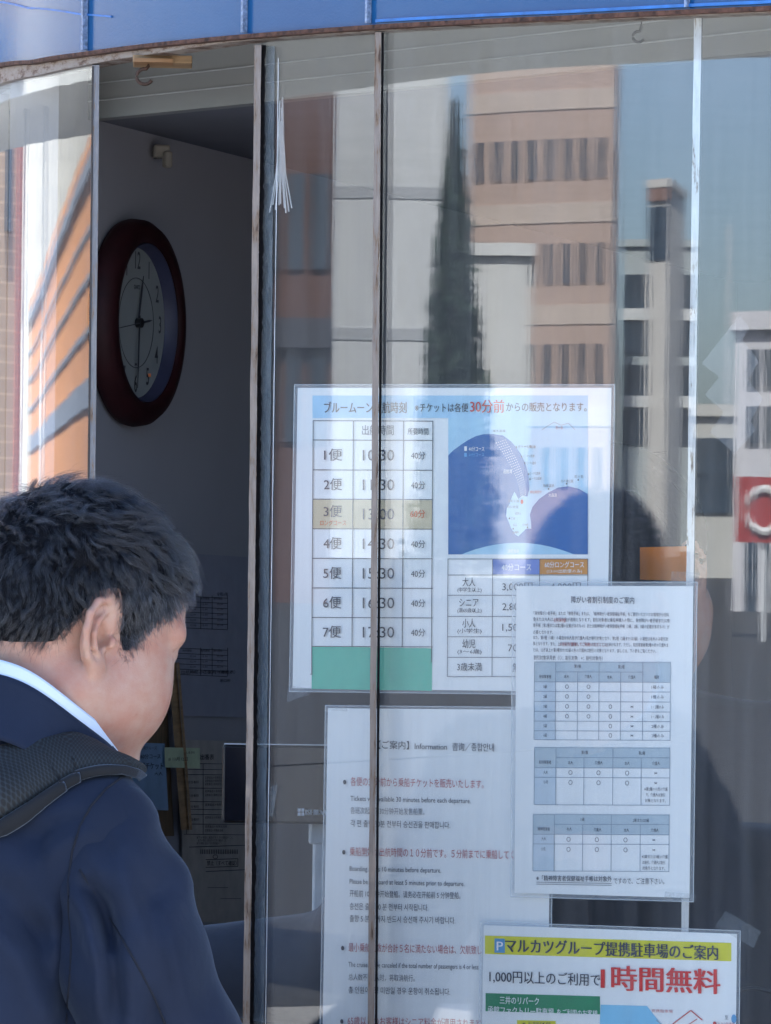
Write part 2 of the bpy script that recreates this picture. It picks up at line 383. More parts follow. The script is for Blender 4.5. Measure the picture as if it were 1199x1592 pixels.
# upright strips: (top x, bottom x at 1592, width px, rubber side px)
def strip(name, xt, yt, xb, w, mat, o0, o1, zt=None, seg=40, jag=0.0, label=None):
    A = []; B = []
    for i in range(seg + 1):
        t = i / seg; z_img = yt + (1640 - yt) * t; x = xt + (xb - xt) * (z_img - yt) / (1592 - yt)
        j = jag * (random.random() - .5); j2 = jag * (random.random() - .5)
        A.append([G(x - w / 2 + j, z_img, o0), G(x + w / 2 + j2, z_img, o0)]); B.append([G(x - w / 2 + j, z_img, o1), G(x + w / 2 + j2, z_img, o1)])
    o = MB().slab(A, B).build(name, mat); child(o)
    if label: o['label'] = label
    return o
strip('window_strip', 149, 101, 134, 11.5, m_chrome2, -.007, .0, jag=.6, label='worn metal strip left of the open window')
strip('strip_shadow_gap', 144.2, 103, 129, 2.2, m_rubber, -.0075, .0, jag=.4)
strip('window_strip', 401, 70, 383, 10.5, m_chrome, -.008, .002, jag=.9, label='worn metal strip right of the open window, rusty, edged in black rubber')
strip('rubber_seal', 409.5, 70, 391.5, 6.5, m_rubber, -.0015, .004, jag=2.2, seg=200)
strip('window_strip', 587.5, 50, 577, 10, m_chrome, -.009, -.0045, jag=.7, label='rusty metal strip crossing in front of the timetable')
strip('rubber_seal', 595, 51, 585, 4.0, m_rubber, -.0050, -.0040, jag=.4)
strip('window_strip', 1085, 28, 1063, 11.5, m_chrome3, .0075, .012, jag=.6, label='pale metal strip right of the notices')
strip('rubber_seal', 1091.5, 28, 1069.5, 2.0, m_rubber, .0080, .012, jag=.3)
strip('silicone_smear', 420, 72, 402.5, 15, m_silicone, .0015, .0018, jag=1.2, seg=120, label='cloudy smeared sealant along the black rubber')
strip('film_edge', 433, 90, 413, 1.2, m_film_edge, .0012, .0016, jag=.5)

# ------------------------------------------------------------------ print on curved paper
TEXTS = []     # (key, string, x0, x1, yc, em, bold, slope)
def text(key, s, x0, x1, yc, em, bold=0, slope=0.0): TEXTS.append((key, s, x0, x1, yc, em, bold, slope))
LAYERS = {}    # key -> (V, F) in picture coordinates
def lay(key): return LAYERS.setdefault(key, ([], []))
def quadpx(key, pts, nx=None, ny=1):
    """bilinear patch through 4 picture points (tl, tr, br, bl)"""
    V, Fc = lay(key); tl, tr, br, bl = [np.array(p, float) for p in pts]
    nx = nx or max(1, int(abs(tr[0] - tl[0]) / 14)); n0 = len(V)
    for j in range(ny + 1):
        for i in range(nx + 1):
            a, b = i / nx, j / ny; V.append(tuple((tl * (1 - a) + tr * a) * (1 - b) + (bl * (1 - a) + br * a) * b))
    for j in range(ny):
        for i in range(nx):
            k = n0 + j * (nx + 1) + i; Fc.append((k, k + 1, k + nx + 2, k + nx + 1))
def rect(key, x0, y0, x1, y1, s=0.0, sh=0.0):      # s: fall per px to the right, sh: lean per px down
    h = y1 - y0; quadpx(key, [(x0, y0), (x1, y0 + s * (x1 - x0)), (x1 + sh * h, y1 + s * (x1 - x0)), (x0 + sh * h, y1)])
def poly(key, pts):
    V, Fc = lay(key); n = len(V); V += pts; Fc.append(tuple(range(n, n + len(pts))))
def line(key, x0, y0, x1, y1, w=1.2):
    dx, dy = x1 - x0, y1 - y0; l = math.hypot(dx, dy); nx, ny = -dy / l * w / 2, dx / l * w / 2
    n = max(1, int(l / 16)); V, Fc = lay(key); n0 = len(V)
    for i in range(n + 1):
        t = i / n; V.append((x0 + dx * t + nx, y0 + dy * t + ny)); V.append((x0 + dx * t - nx, y0 + dy * t - ny))
    Fc += [(n0 + 2 * i, n0 + 2 * i + 1, n0 + 2 * i + 3, n0 + 2 * i + 2) for i in range(n)]
def ring(key, cx, cy, rx, ry, w=1.0, n=20):
    V, Fc = lay(key); n0 = len(V)
    for i in range(n):
        q = 2 * math.pi * i / n
        V.append((cx + rx * math.cos(q), cy + ry * math.sin(q))); V.append((cx + (rx - w) * math.cos(q), cy + (ry - w) * math.sin(q)))
    Fc += [(n0 + 2 * i, n0 + 2 * i + 1, n0 + 2 * ((i + 1) % n) + 1, n0 + 2 * ((i + 1) % n)) for i in range(n)]
def disc(key, cx, cy, rx, ry, n=16): poly(key, [(cx + rx * math.cos(2 * math.pi * i / n), cy + ry * math.sin(2 * math.pi * i / n)) for i in range(n)])

# poster 1: timetable -----------------------------------------------------------
K = 'p1'
rect((K, 'header_blue', 0), 486, 615, 914, 650, 0)
text((K, 'black', 3), 'ブルームーン運航時刻', 504, 632, 634, 19, 1)
text((K, 'black', 3), '※チケットは各便', 645, 728, 634, 15, .5)
text((K, 'red', 3), '30分前', 731, 784, 632, 22, .8)
text((K, 'black', 3), 'からの販売となります。', 787, 912, 633, 15.5, .5)
def v1(x, y0, y1): line((K, 'line', 2), x, y0, x - (y1 - y0) * .006, y1, 1.25)
def h1(x0, x1, y, k='line'): line((K, k, 2), x0, y, x1, y + (x1 - x0) * .004, 1.25)
rowy = [654, 684, 730.5, 776, 822, 868, 914, 960, 1005]
for i, y in enumerate(rowy): h1(486.5 - i * .25, 673, y)
v1(487, 654, 1048); v1(549.5, 654, 1005); v1(627.5, 654, 1005); v1(673, 654, 1030)
line((K, 'line', 2), 482.5, 1048, 486, 1048.3, 1.2)
rect((K, 'tan', 0), 486.5, 777, 672, 821.5, .004)
rect((K, 'green', 0), 485, 1005, 672, 1071, .016, -.006)
text((K, 'grey', 3), '出航時間', 563, 612, 669, 17, .6); text((K, 'black', 3), '所要時間', 634, 666, 671, 11.5, .6)
times = ['10:30', '11:30', '13:00', '14:30', '15:30', '16:30', '17:30']
for i in range(7):
    y = (rowy[i + 1] + rowy[i + 2]) / 2
    text((K, 'black', 3), '%d便' % (i + 1), 504 - i * .3, 532 - i * .3, y - (4 if i == 2 else 0), 20.5, .5)
    text((K, 'black', 3), times[i], 564, 613, y, 24, 0)
    if i != 2: text((K, 'black', 3), '40分', 639, 661, y + 1, 13.5, .2)
text((K, 'shu', 3), 'ロングコース', 498, 538, 813, 9.5, .6); text((K, 'shu', 3), '60分', 638, 661, 799, 14, .4)
# map
rect((K, 'land', 0), 697, 650, 914, 862, 0)
sea = [(697, 708), (705, 700), (716, 692), (728, 684), (740, 678), (752, 675), (768, 675), (782, 677), (794, 686), (803, 696), (811, 708), (818, 724), (822, 742), (823, 760), (820, 772), (812, 770), (806, 776), (800, 764), (796, 772), (792, 784), (788, 790), (787, 802), (791, 812), (795, 822), (801, 831), (806, 834), (812, 828), (818, 822), (826, 822), (826, 815), (824, 800), (828, 788), (838, 776), (852, 766), (868, 758), (884, 756), (900, 760), (914, 768), (914, 862), (697, 862)]
poly((K, 'sea', 1), sea)
for rr_ in range(5):
    for i in range(26):
        t = i / 25; x = 772 + 38 * math.sin(t * 1.5) + rr_ * 3.4 * (1 - t * .5); y = 683 + 85 * t + (5 - rr_) * 1.1
        disc((K, 'white', 2), x, y, .55, .8, 6)
disc((K, 'red', 3), 811.5, 780, 2.2, 3.6)
for (x, y, t) in [(766, 670, '海水浴場'), (806, 694, 'マリーナ港')]: text((K, 'black', 3), t, x, x + 20, y, 4.5, .3)
for (x, y, w) in [(806, 695, 27), (814, 709, 17), (819, 720, 14), (824, 736, 16), (824, 744, 18)]: text((K, 'grey', 3), 'ビーチ公園港', x, x + w, y, 4.8, .3)
text((K, 'softred', 3), '乗船場受付', 824, 842, 765, 5, .4)
for (x, y) in [(803, 695), (811, 710), (816, 720), (822, 737), (824, 745), (853, 760), (881, 752), (899, 746), (792, 806), (798, 822), (820, 820)]: disc((K, 'black', 3), x, y, 1.0, 1.5, 8)
text((K, 'grey', 3), '海岸温泉', 844, 862, 755, 5, .3); text((K, 'grey', 3), '北の岬公園', 872, 891, 748, 5, .3); text((K, 'grey', 3), '花の里', 893, 907, 741, 5, .3)
text((K, 'white', 3), '40分コース', 729, 753, 698, 8, .5); rect((K, 'white', 2), 722, 694, 726, 701); rect((K, 'legend', 2), 722, 704, 726, 710)
text((K, 'legend', 3), '60分コース', 729, 753, 707, 7, .3); text((K, 'white', 3), '函館湾', 783, 796, 733, 7, .4)
text((K, 'white', 3), '大森浜', 853, 866, 770, 6.5, .4); text((K, 'white', 3), '津軽海峡', 789, 807, 857, 7, .4)
for (x, y, w, t) in [(790, 779, 17, '元町公園'), (789, 788, 17, '旧公会堂'), (801, 798, 9, '函館山'), (794, 806, 7, '灯台'), (798, 816, 5, '山'), (812, 816, 9, '立待岬'), (797, 828, 9, '岬')]: text((K, 'grey', 3), t, x, x + w, y, 4.6, .2)
text((K, 'softred', 3), '駒ヶ岳', 864, 875, 665, 5.5, .2)
for (a_, b_) in [((843, 668), (852, 662)), ((852, 662), (862, 656)), ((862, 656), (872, 661)), ((872, 661), (884, 658)), ((884, 658), (894, 668))]: line((K, 'lineg', 2), *a_, *b_, .9)
# price table
rect((K, 'purple', 0), 766, 869, 839, 893); rect((K, 'orange', 0), 839, 869, 914, 893)
text((K, 'white', 3), '40分コース', 780, 826, 882, 12.5, .5); text((K, 'white', 3), '60分ロングコース', 847, 908, 878, 10.5, .5); text((K, 'white', 3), '(13:00出航便のみ)', 850, 905, 888, 6.5, .3)
py_ = [869, 894, 925.5, 958.5, 990, 1022, 1052]
for y in py_: line((K, 'grey', 2), 696, y, 914, y, 1.0)
for x in (696.5, 766, 839, 914): line((K, 'grey', 2), x, 869, x - 1, 1052, 1.0)
for (t, t2, y) in [('大人', '(中学生以上)', 910), ('シニア', '(満65歳以上)', 942), ('小人', '(小学生)', 974), ('幼児', '(3～6歳)', 1006)]:
    w = 10 if len(t) == 2 else 15
    text((K, 'black', 3), t, 729 - w, 729 + w, y - 5, 15, .3); text((K, 'black', 3), t2, 711, 749, y + 7, 8, .3)
text((K, 'black', 3), '3歳未満', 711, 749, 1037, 14, .3)
for (t, x0, x1, y) in [('3,000円', 781, 828, 912), ('4,000円', 856, 903, 912), ('2,800円', 781, 828, 943), ('1,500円', 781, 828, 975), ('700円', 790, 828, 1007), ('無料', 797, 820, 1038)]:
    text((K, 'black', 3), t, x0, x1, y, 15.5, .1)

# poster 2: information ------------------------------------------------------------
K = 'p2'; SL = .021
def t2(key, s, x0, x1, y, em, b=.2): text((K, key, 3), s, x0, x1, y + SL * (x1 - x0) / 2, em, b, SL)
t2('black', '【ご案内】', 588, 636, 1158, 14); t2('black', 'Information', 645, 695, 1160, 12.5, .5); t2('black', '咨询／종합안내', 703, 768, 1161, 14)
def blk(y, items):
    disc((K, 'black', 3), 536 - (y - 1215) * .012, y + 1, 2.6, 3.6)
    for (key, s, dx0, x1, dy, em) in items: t2(key, s, 545 + dx0 - (y - 1215) * .012, x1, y + dy, em, .15)
blk(1215, [('softred', '各便の30分前から乗船チケットを販売いたします。', 0, 752, 0, 15), ('black', 'Tickets will available 30 minutes before each departure.', 0, 732, 26, 11),
           ('grey', '各班次起航前30分钟开始发售船票。', 0, 660, 45, 11.5), ('black', '각 편 출항 30분 전부터 승선권을 판매합니다.', 0, 700, 65, 12)])
blk(1324, [('softred', '乗船開始は出航時間の１０分前です。５分前までに乗船してください。', 0, 832, 0, 15), ('black', 'Boarding starts 10 minutes before departure.', 0, 686, 26, 11),
           ('black', 'Please be on board at least 5 minutes prior to departure.', 0, 722, 46, 11), ('black', '开船前 10 分钟开始登船。请务必在开船前 5 分钟登船。', 0, 716, 65, 11.5),
           ('black', '승선은 출항 10 분 전부터 시작됩니다.', 0, 666, 85, 12), ('black', '출항 5 분 전까지 반드시 승선해 주시기 바랍니다.', 0, 708, 104, 12)])
blk(1473, [('softred', '最小乗船人数が合計５名に満たない場合は、欠航致します。', 0, 770, 0, 15), ('black', 'The cruise will be canceled if the total number of passengers is 4 or less.', 0, 745, 26, 11),
           ('grey', '总人数不足5人时，将取消航行。', 0, 645, 46, 11.5), ('black', '총 인원이 5명 미만일 경우 운항이 취소됩니다.', 0, 700, 66, 12)])
blk(1587, [('softred', '65歳以上のお客様はシニア料金が適用されます。', 0, 752, 0, 15)])

# poster 3: discount notice -----------------------------------------------------------
K = 'p3'; S3 = .012
def t3(key, s, x0, x1, y, em, b=.2): text((K, key, 3), s, x0, x1, y, em, b, S3)
t3('black', '障がい者割引制度のご案内', 888, 986, 933, 11.5, .3)
para = ['「身体障がい者手帳」または「療育手帳」または、「精神障がい者保健福祉手帳」をご提示いただいたお客様が小児料', '金または大人は、割引料金が適用となります。割引対象者は乗船券購入の際に、身体障がい者手帳または療',
        '育手帳（第1種または第2種の記載があるもの）または精神障がい者保健福祉手帳（1級、2級、3級の記載があるもの）が', '必要となります。',
        'また、第1種（1級）の場合は本人及び介護人1名が割引対象となり、第2種（2級または3級）の場合は本人のみ割引対', '象となります。また、上記の割引を重複してご利用いただくことは出来かねます。ただし、知的障害者第2種の方の介護人ま',
        'たは、12才以上の第1種または2級の方の介護人は割引の対象となります。詳しくは、下の表をご覧ください。']
for i, s in enumerate(para): t3('black', s, 829 + (0 if i else 1), [1040, 1041, 1041, 860, 1039, 1039, 1020][i], 954.5 + i * 9.5, 6.6, .25)
text((K, 'softred', 4), '割引料金', 861, 880, 964.5, 6.8, .3, S3); text((K, 'softred', 4), 'の割引を重複してご利用いただくこと', 870, 944, 1002, 6.8, .3, S3)
t3('black', '割引対象早見表（〇：割引対象　×：割引対象外）', 830, 937, 1023, 7.5, .2)
def tbl(x0, x1, y0, hrows, xs, ys, head):
    rect((K, 'tablehead', 0), x0, y0, x1, y0 + head, S3 * .4); rect((K, 'tablecell', 0), x0, y0 + head, xs[0], ys[-1], 0)
    for y in ys: line((K, 'lineg', 2), x0, y, x1, y + (x1 - x0) * S3 * .4, .9)
    for i, x in enumerate([x0] + xs + [x1]):
        top = y0 if (i in hrows) else y0 + head / 2
        line((K, 'lineg', 2), x, top, x - (ys[-1] - top) * .006, ys[-1] + (x - x0) * S3 * .4, .9)
    line((K, 'lineg', 2), xs[0], y0 + head / 2, xs[-1] if len(xs) == 5 else x1, y0 + head / 2 + .5, .9)
xs = [864, 898, 931.5, 965, 999.5]; ys = [1029, 1060, 1075, 1090.5, 1106, 1121, 1136, 1150]
tbl(831, 1042.5, 1029, (0, 1, 3, 5, 6), xs, ys, 31)
for s, x0, x1, y in [('第1種', 893, 903, 1036), ('第2種', 961, 971, 1037), ('身体障害者', 838, 857, 1052), ('本人', 877, 885, 1052), ('介護人', 909, 920, 1052), ('本人', 944, 952, 1053), ('介護人', 977, 988, 1053), ('備考', 1017, 1025, 1053)]: t3('black', s, x0, x1, y, 6.2, .3)
for i in range(6):
    y = (ys[i + 1] + ys[i + 2]) / 2 if i < 6 else 0
    t3('black', '%d級' % (i + 1), 845, 850.5, y, 6.2, .3); t3('black', ['1種のみ', '1種のみ', '1・2種のみ', '1・2種のみ', '2種のみ', '2種のみ'][i], 1013, 1032, y + 1, 6.2, .2)
    if i < 4: ring((K, 'black', 3), 881.5, y, 2.7, 3.2, .7); ring((K, 'black', 3), 915, y + .2, 2.7, 3.2, .7)
    if i > 1: ring((K, 'black', 3), 949, y + .4, 2.5, 3.4, .7); t3('black', '×', 980, 985, y + .6, 7, .3)
xs = [864.5, 908, 953, 997]; ys = [1162, 1193.5, 1208.5, 1251]
tbl(831, 1041.5, 1162, (0, 1, 3, 5), xs, ys, 31.5)
for s, x0, x1, y in [('第1種', 904, 914, 1170), ('第2種', 993, 1003, 1171), ('知的障害者', 838, 857, 1185), ('本人', 883, 891, 1186), ('介護人', 925, 937, 1186), ('本人', 971, 979, 1187), ('介護人', 1014, 1026, 1187), ('大人', 845, 852, 1201), ('小児', 845, 852, 1216), ('※第2種の小児の介護', 1002, 1038, 1227), ('で、介護人は割引', 1004, 1034, 1236), ('対象となります。', 1003, 1035, 1245)]: t3('black', s, x0, x1, y, 6.2, .3)
for y in (1201, 1216.5):
    for x in (887, 930.5, 975): ring((K, 'black', 3), x, y + (x - 887) * .01, 3.0, 3.6, .7)
    t3('black', '×', 1017, 1022, y + 1, 7, .3)
xs = [862, 906, 950.5, 995.5]; ys = [1266, 1297, 1312, 1354]
tbl(829, 1040.5, 1266, (0, 1, 3, 5), xs, ys, 31)
for s, x0, x1, y in [('1級', 903, 909, 1274), ('2級または3級', 984, 1009, 1275.5), ('精神障害者', 836, 855, 1289), ('本人', 881, 889, 1289), ('介護人', 923, 935, 1290), ('本人', 970, 978, 1291), ('介護人', 1012, 1024, 1291), ('大人', 842, 849, 1304), ('小児', 841, 848, 1320), ('※2級または3級の介護', 998, 1038, 1332), ('は割引、介護人は割引', 999, 1034, 1341), ('対象外となります。', 999, 1034, 1350)]: t3('black', s, x0, x1, y, 6.2, .3)
for y in (1305, 1320.5):
    for x in (884, 928, 972.5): ring((K, 'black', 3), x, y + (x - 887) * .01, 3.0, 3.6, .7)
    t3('black', '×', 1014, 1019, y + 1, 7, .3)
t3('black', '※「精神障害者保健福祉手帳は対象外', 834, 951, 1366, 9.5, .9); t3('black', 'ですので、ご注意下さい。', 954, 1033, 1370, 10.5, .2)
line((K, 'grey', 2), 834, 1371.5, 951, 1373.5, .8); line((K, 'grey', 2), 834, 1374.5, 951, 1376.5, .8)

# poster 4: parking -----------------------------------------------------------------
K = 'p4'; S4 = .036
def t4(key, s, x0, x1, y, em, b=.2): text((K, key, 3), s, x0, x1, y, em, b, S4)
rect((K, 'yellow', 0), 754, 1454.5, 1137, 1483, .030)
quadpx((K, 'pblue', 1), [(769, 1459), (785, 1459.5), (785, 1481.5), (769, 1481)])
t4('white', 'P', 772.5, 782, 1470.5, 20, 1); t4('black', 'マルカツグループ提携駐車場のご案内', 786, 1116, 1476, 24, 1.1)
t4('black', '1,000円以上のご利用で', 761, 933, 1521, 21, .9); t4('bigred', '1時間無料', 935, 1119, 1524, 42, 1.2)
rect((K, 'dkgreen', 0), 755, 1544, 933, 1572, .028)
t4('white', '三井のリパーク', 777, 838, 1556, 13, .7); t4('white', '函館ファクトリー駐車場', 759, 861, 1572, 13, .7); t4('white', 'をご利用のお客様', 866, 929, 1575, 11.5, .4)
poly((K, 'sky', 0), [(934, 1562), (1006, 1564), (1034, 1600), (1034, 1640), (930, 1640)])
rect((K, 'yellow', 0), 804, 1586, 864, 1640, .02); t4('black', '※上記以外', 812, 858, 1592, 7, .5)
line((K, 'red', 2), 1046, 1592, 1074, 1571, 1.6); line((K, 'red', 2), 1074, 1571, 1092, 1586, 1.6); line((K, 'lineg', 2), 1020, 1586, 1046, 1605, 1.2); line((K, 'red', 2), 1060, 1600, 1084, 1584, 1.2)
t4('black', '至', 1127, 1132, 1582, 7, .3); disc((K, 'pblue', 2), 1141, 1584, 4, 7); t4('softred', 'マルカツ駐車場', 1112, 1142, 1592, 5.5, .3); disc((K, 'red', 2), 1111, 1591, 2.5, 3)
t4('softred', '提携駐車場', 1013, 1046, 1572, 5.5, .2)

# wall papers (behind the open window) and the shop display
K = 'w1'
for yb, n in ((929, 6), (1010, 5)):
    for i in range(n + 1): line((K, 'dimline', 1), 268, yb + i * 8.2 - 3, 354, yb + i * 8.2 + 1, .9)
    for x in (268, 312, 330, 354): line((K, 'dimline', 1), x, yb - 3, x, yb + n * 8.2, .9)
    for x in (290, 318, 338): text((K, 'dim', 2), '発売開始', x - 6, x + 8, yb + 1.5, 4.5, .5)
    for i in range(1, n):
        for x in (300, 318, 342): text((K, 'dim', 2), '12:30', x - 4, x + 5, yb + 1 + i * 8.2 + 1, 4, .1)
text((K, 'dim', 2), '令和6年', 337, 355, 924, 6.5, .3); text((K, 'dim', 2), '出航時間のご案内（運航表）', 282, 366, 1045, 6.5, .3); text((K, 'dim', 2), '窓口用', 342, 358, 1058, 5, .2)
K = 'w2'
text((K, 'dim', 2), '出番表', 312, 333, 1177, 9.5, .9)
for y in (1187, 1196, 1204, 1225, 1246, 1258, 1266, 1281, 1297): line((K, 'dimline', 1), 286, y, 384, y + 1, 1.0)
line((K, 'dimline', 1), 294, 1317, 384, 1314, 1.2); line((K, 'dimline', 1), 320, 1355, 384, 1352, 1.3)
line((K, 'dimline', 1), 316, 1187, 316, 1297, .9); line((K, 'dimline', 1), 290, 1187, 290, 1297, .9)
for y in (1209, 1214, 1219, 1230, 1236, 1251, 1271, 1285, 1291): text((K, 'dim', 2), '変更届出の有無担当者', 319, 346 + (y * 7 % 12), y, 4.4, .4)
for y in (1216, 1237, 1254, 1274): text((K, 'dim', 2), '担当者印', 292, 309, y, 4.6, .4)
for y, a, b in ((1302, 306, 362), (1306.5, 308, 352), (1311, 306, 346)): text((K, 'dim', 2), '以下の項目に該当するときは届出ること', a, b, y, 4.4, .5)
text((K, 'dim', 2), '||||||||||||||||||||||', 312, 370, 1323, 8, .6); ring((K, 'dim', 2), 335, 1332, 4, 3.4, .8)
for (a_, b_) in (((320, 1336.5), (370, 1335)), ((370, 1335), (370, 1347)), ((370, 1347), (320, 1348.5))): line((K, 'dim', 2), *a_, *b_, 1)
text((K, 'dim', 2), '禁止（すべて確認）', 322, 368, 1342, 8.5, .7)
for (x, y) in ((345, 1380), (365, 1397)): line((K, 'dim', 2), x - 22, y, x + 10, y, .8)
K = 'tick'; text((K, 'dim', 2), '60分コース', 219, 250, 1176, 8.5, .8); text((K, 'dim', 2), '乗船チケット', 212, 254, 1191, 12, 1.2); text((K, 'dim', 2), '函館湾クルーズ', 214, 244, 1163, 6, .4); text((K, 'dim', 2), '大人', 240, 253, 1203, 6, .4)
K = 'memo'; text((K, 'dim', 2), '# 11月12日', 262, 292, 1180, 7, .2); text((K, 'dim', 2), 'しめきり', 290, 303, 1170, 5, .2)
K = 'disp'; text((K, 'white', 2), 'ISHIDA', 475.5, 508, 1262.5, 11.5, 2.4)
for (x0, y0, x1, y1) in ((463, 1257, 467.4, 1261.8), (469, 1257, 473, 1261.8), (463, 1263.2, 467.4, 1268), (469, 1263.2, 473, 1268)): rect((K, 'white', 2), x0, y0, x1, y1)

def make_texts():
    obs = []
    for i, (key, s, x0, x1, yc, em, bold, slope) in enumerate(TEXTS):
        c = bpy.data.curves.new('tmp_text', 'FONT'); c.body = s; c.size = 1.0; c.resolution_u = 3 if em > 14 else (2 if em > 8 else 1)
        o = bpy.data.objects.new('tmp_text', c); COL.objects.link(o); obs.append(o)
    bpy.context.view_layer.update(); dg = bpy.context.evaluated_depsgraph_get()
    for o, (key, s, x0, x1, yc, em, bold, slope) in zip(obs, TEXTS):
        me = o.evaluated_get(dg).to_mesh(); n = len(me.vertices)
        if n:
            co = np.empty(n * 3); me.vertices.foreach_get('co', co); co = co.reshape(-1, 3)
            xa, xb = co[:, 0].min(), co[:, 0].max(); sx = (x1 - x0) / max(xb - xa, 1e-6)
            X = x0 + (co[:, 0] - xa) * sx; Y = yc - (co[:, 1] - .36) * em + (X - (x0 + x1) / 2) * slope
            polys = [tuple(p.vertices) for p in me.polygons]; w = bold * em * .022       # heavier weights: the strokes printed again a hair to the side
            for q_, dx in enumerate((0.0,) if w < .05 else ((-w / 2, w / 2) if w < .5 else (-w, 0, w))):
                V, Fc = lay((key[0], key[1], key[2] + q_ * .12)); n0 = len(V); V += list(zip((X + dx).tolist(), Y.tolist())); Fc += [tuple(v + n0 for v in p) for p in polys]
        o.evaluated_get(dg).to_mesh_clear()
    for o in obs:
        c = o.data; bpy.data.objects.remove(o); bpy.data.curves.remove(c)
make_texts()
def emit(K, parent, fn, base, step=.00032):
    """the print of one sheet: one thin layer per ink colour"""
    by = {}
    for (k, c, l), (V, Fc) in LAYERS.items():
        if k == K: by.setdefault((c, l), []).append((V, Fc))
    done = {}
    for (c, l), lst in sorted(by.items(), key=lambda t: t[0][1]):
        mb = done.setdefault((c, int(l)), MB())
        for V, Fc in lst: mb.add([fn(x, y, base - step * (l + 1)) for x, y in V], Fc)
    for (c, l), mb in done.items():
        o = mb.build('printed_lettering' if l >= 3 else 'printed_panel', INK[c], None); o.parent = parent; o['kind'] = 'stuff'

def sheet(name, label, cat, corners, off, mat, K=None, fn=G, film=0, nx=24, ny=10, thick=.0003, sgn=1, group=None, film_mat_=None, wave=0):
    """a paper (corners tl,tr,br,bl in picture points) laid on the surface fn"""
    def grid(cn, o):
        tl, tr, br, bl = [np.array(p, float) for p in cn]; out = []
        for j in range(ny + 1):
            r = []
            for i in range(nx + 1):
                a, b = i / nx, j / ny; p = (tl * (1 - a) + tr * a) * (1 - b) + (bl * (1 - a) + br * a) * b
                r.append(fn(p[0], p[1], o + wave * math.sin(a * 5 + b * 3)))
            out.append(r)
        return out
    root = MB().slab(grid(corners, off), grid(corners, off + thick * sgn)).build(name, mat, None, True); tag(root, label, cat, group)
    for p in root.data.polygons: p.use_smooth = False
    if film:
        tl, tr, br, bl = corners; e = film
        cn = [(tl[0] - e, tl[1] - e), (tr[0] + e, tr[1] - e), (br[0] + e, br[1] + e), (bl[0] - e, bl[1] + e)]
        o = MB().slab(grid(cn, off + thick * 1.5 * sgn), grid(cn, off + thick * 2.2 * sgn)).build('clear_film', m_film, root)
        mb = MB()
        for (a, b) in ((cn[0], cn[1]), (cn[1], cn[2]), (cn[2], cn[3]), (cn[3], cn[0])):
            pts = [fn(a[0] + (b[0] - a[0]) * t / 12, a[1] + (b[1] - a[1]) * t / 12, off + thick * sgn) for t in range(13)]; mb.tube(pts, .00045, 4)
        mb.build('film_rim', m_film_edge, root)
    if K: emit(K, root, fn, off if sgn > 0 else off, .00032 if sgn > 0 else -.00032)
    return root
PG = 'notices taped inside the glass'
s1 = sheet('timetable_poster', 'large timetable notice with blue bay map and green block, behind the rusty strip', 'notice', [(463, 603), (951, 603), (943, 1076), (455, 1070)], .0095, m_paper, 'p1', film=5, group=PG)
s2 = sheet('information_poster', 'tall multilingual information notice with red headings and bullet points', 'notice', [(510, 1101), (858, 1104), (850, 1700), (500, 1700)], .0095, m_paper, 'p2', film=4, group=PG)
s3 = sheet('discount_notice', 'small notice with three grey tables overlapping the timetable corner', 'notice', [(803, 911), (1078, 911), (1072, 1396), (800, 1388)], .0045, m_paper, 'p3', film=6, group=PG)
s4 = sheet('parking_notice', 'parking notice with yellow banner and big red lettering at the bottom', 'notice', [(752, 1438), (1146, 1452), (1143, 1700), (748, 1700)], .0045, m_paper, 'p4', film=5, group=PG)
def tape(label, cn, off=.0012, ang=0):
    o = sheet('clear_tape', label, 'tape', cn, off, m_tape, nx=6, ny=3, thick=.0002); return o
tape('clear tape at the lower left corner of the timetable', [(448, 1066), (482, 1070), (481, 1080), (446, 1092)])
tape('clear tape over the upper right corner of the table notice', [(1044, 888), (1088, 890), (1086, 911), (1043, 910)])
tape('crumpled clear tape on the right side of the parking notice', [(1128, 1416), (1183, 1448), (1172, 1474), (1112, 1440)])
tape('narrow clear tape at the lower right corner of the table notice', [(1034, 1386), (1082, 1390), (1081, 1402), (1032, 1400)])
tape('clear tape high on the left end of the information notice', [(505, 1095), (540, 1097), (540, 1106), (505, 1104)])
sheet('clear_tape', 'peeling crumpled tape scrap by the sealant, in front of the display screen', 'tape', [(421, 1222), (432, 1220), (424, 1270), (419, 1268)], .0042, m_silicone, nx=4, ny=6, wave=.0004)
sheet('clear_tape', 'short cloudy tape piece beside the black rubber, above the display logo', 'tape', [(403, 1190), (414, 1194), (414, 1219), (402, 1216)], .0042, m_silicone, nx=4, ny=4)
# pale translucent zigzag shape on the right pane
zz_ = [(1150, 490), (1165, 510), (1154, 528), (1180, 562), (1163, 590), (1186, 620), (1166, 655), (1176, 668), (1142, 705), (1104, 672), (1125, 640), (1096, 614), (1118, 586), (1091, 565)]
mb = MB(); A = [G(x, y, .0012) for x, y in zz_]; B = [G(x, y, .0016) for x, y in zz_]; n = len(A)
mb.add(A + B, [tuple(range(n)), tuple(range(2 * n - 1, n - 1, -1))] + [(i, (i + 1) % n, (i + 1) % n + n, i + n) for i in range(n)])
tag(mb.build('zigzag_overlay', m_zigzag), 'translucent zigzag sticker on the pane right of the pale metal strip', 'overlay')
# orange card inside
sheet('orange_card', 'plain orange card inside the glass between timetable and pale strip', 'card', [(995, 851), (1078, 849), (1076, 904), (995, 901)], .06, simple('orange_card', (.66, .19, .012), .5), nx=6, ny=4, thick=.004)

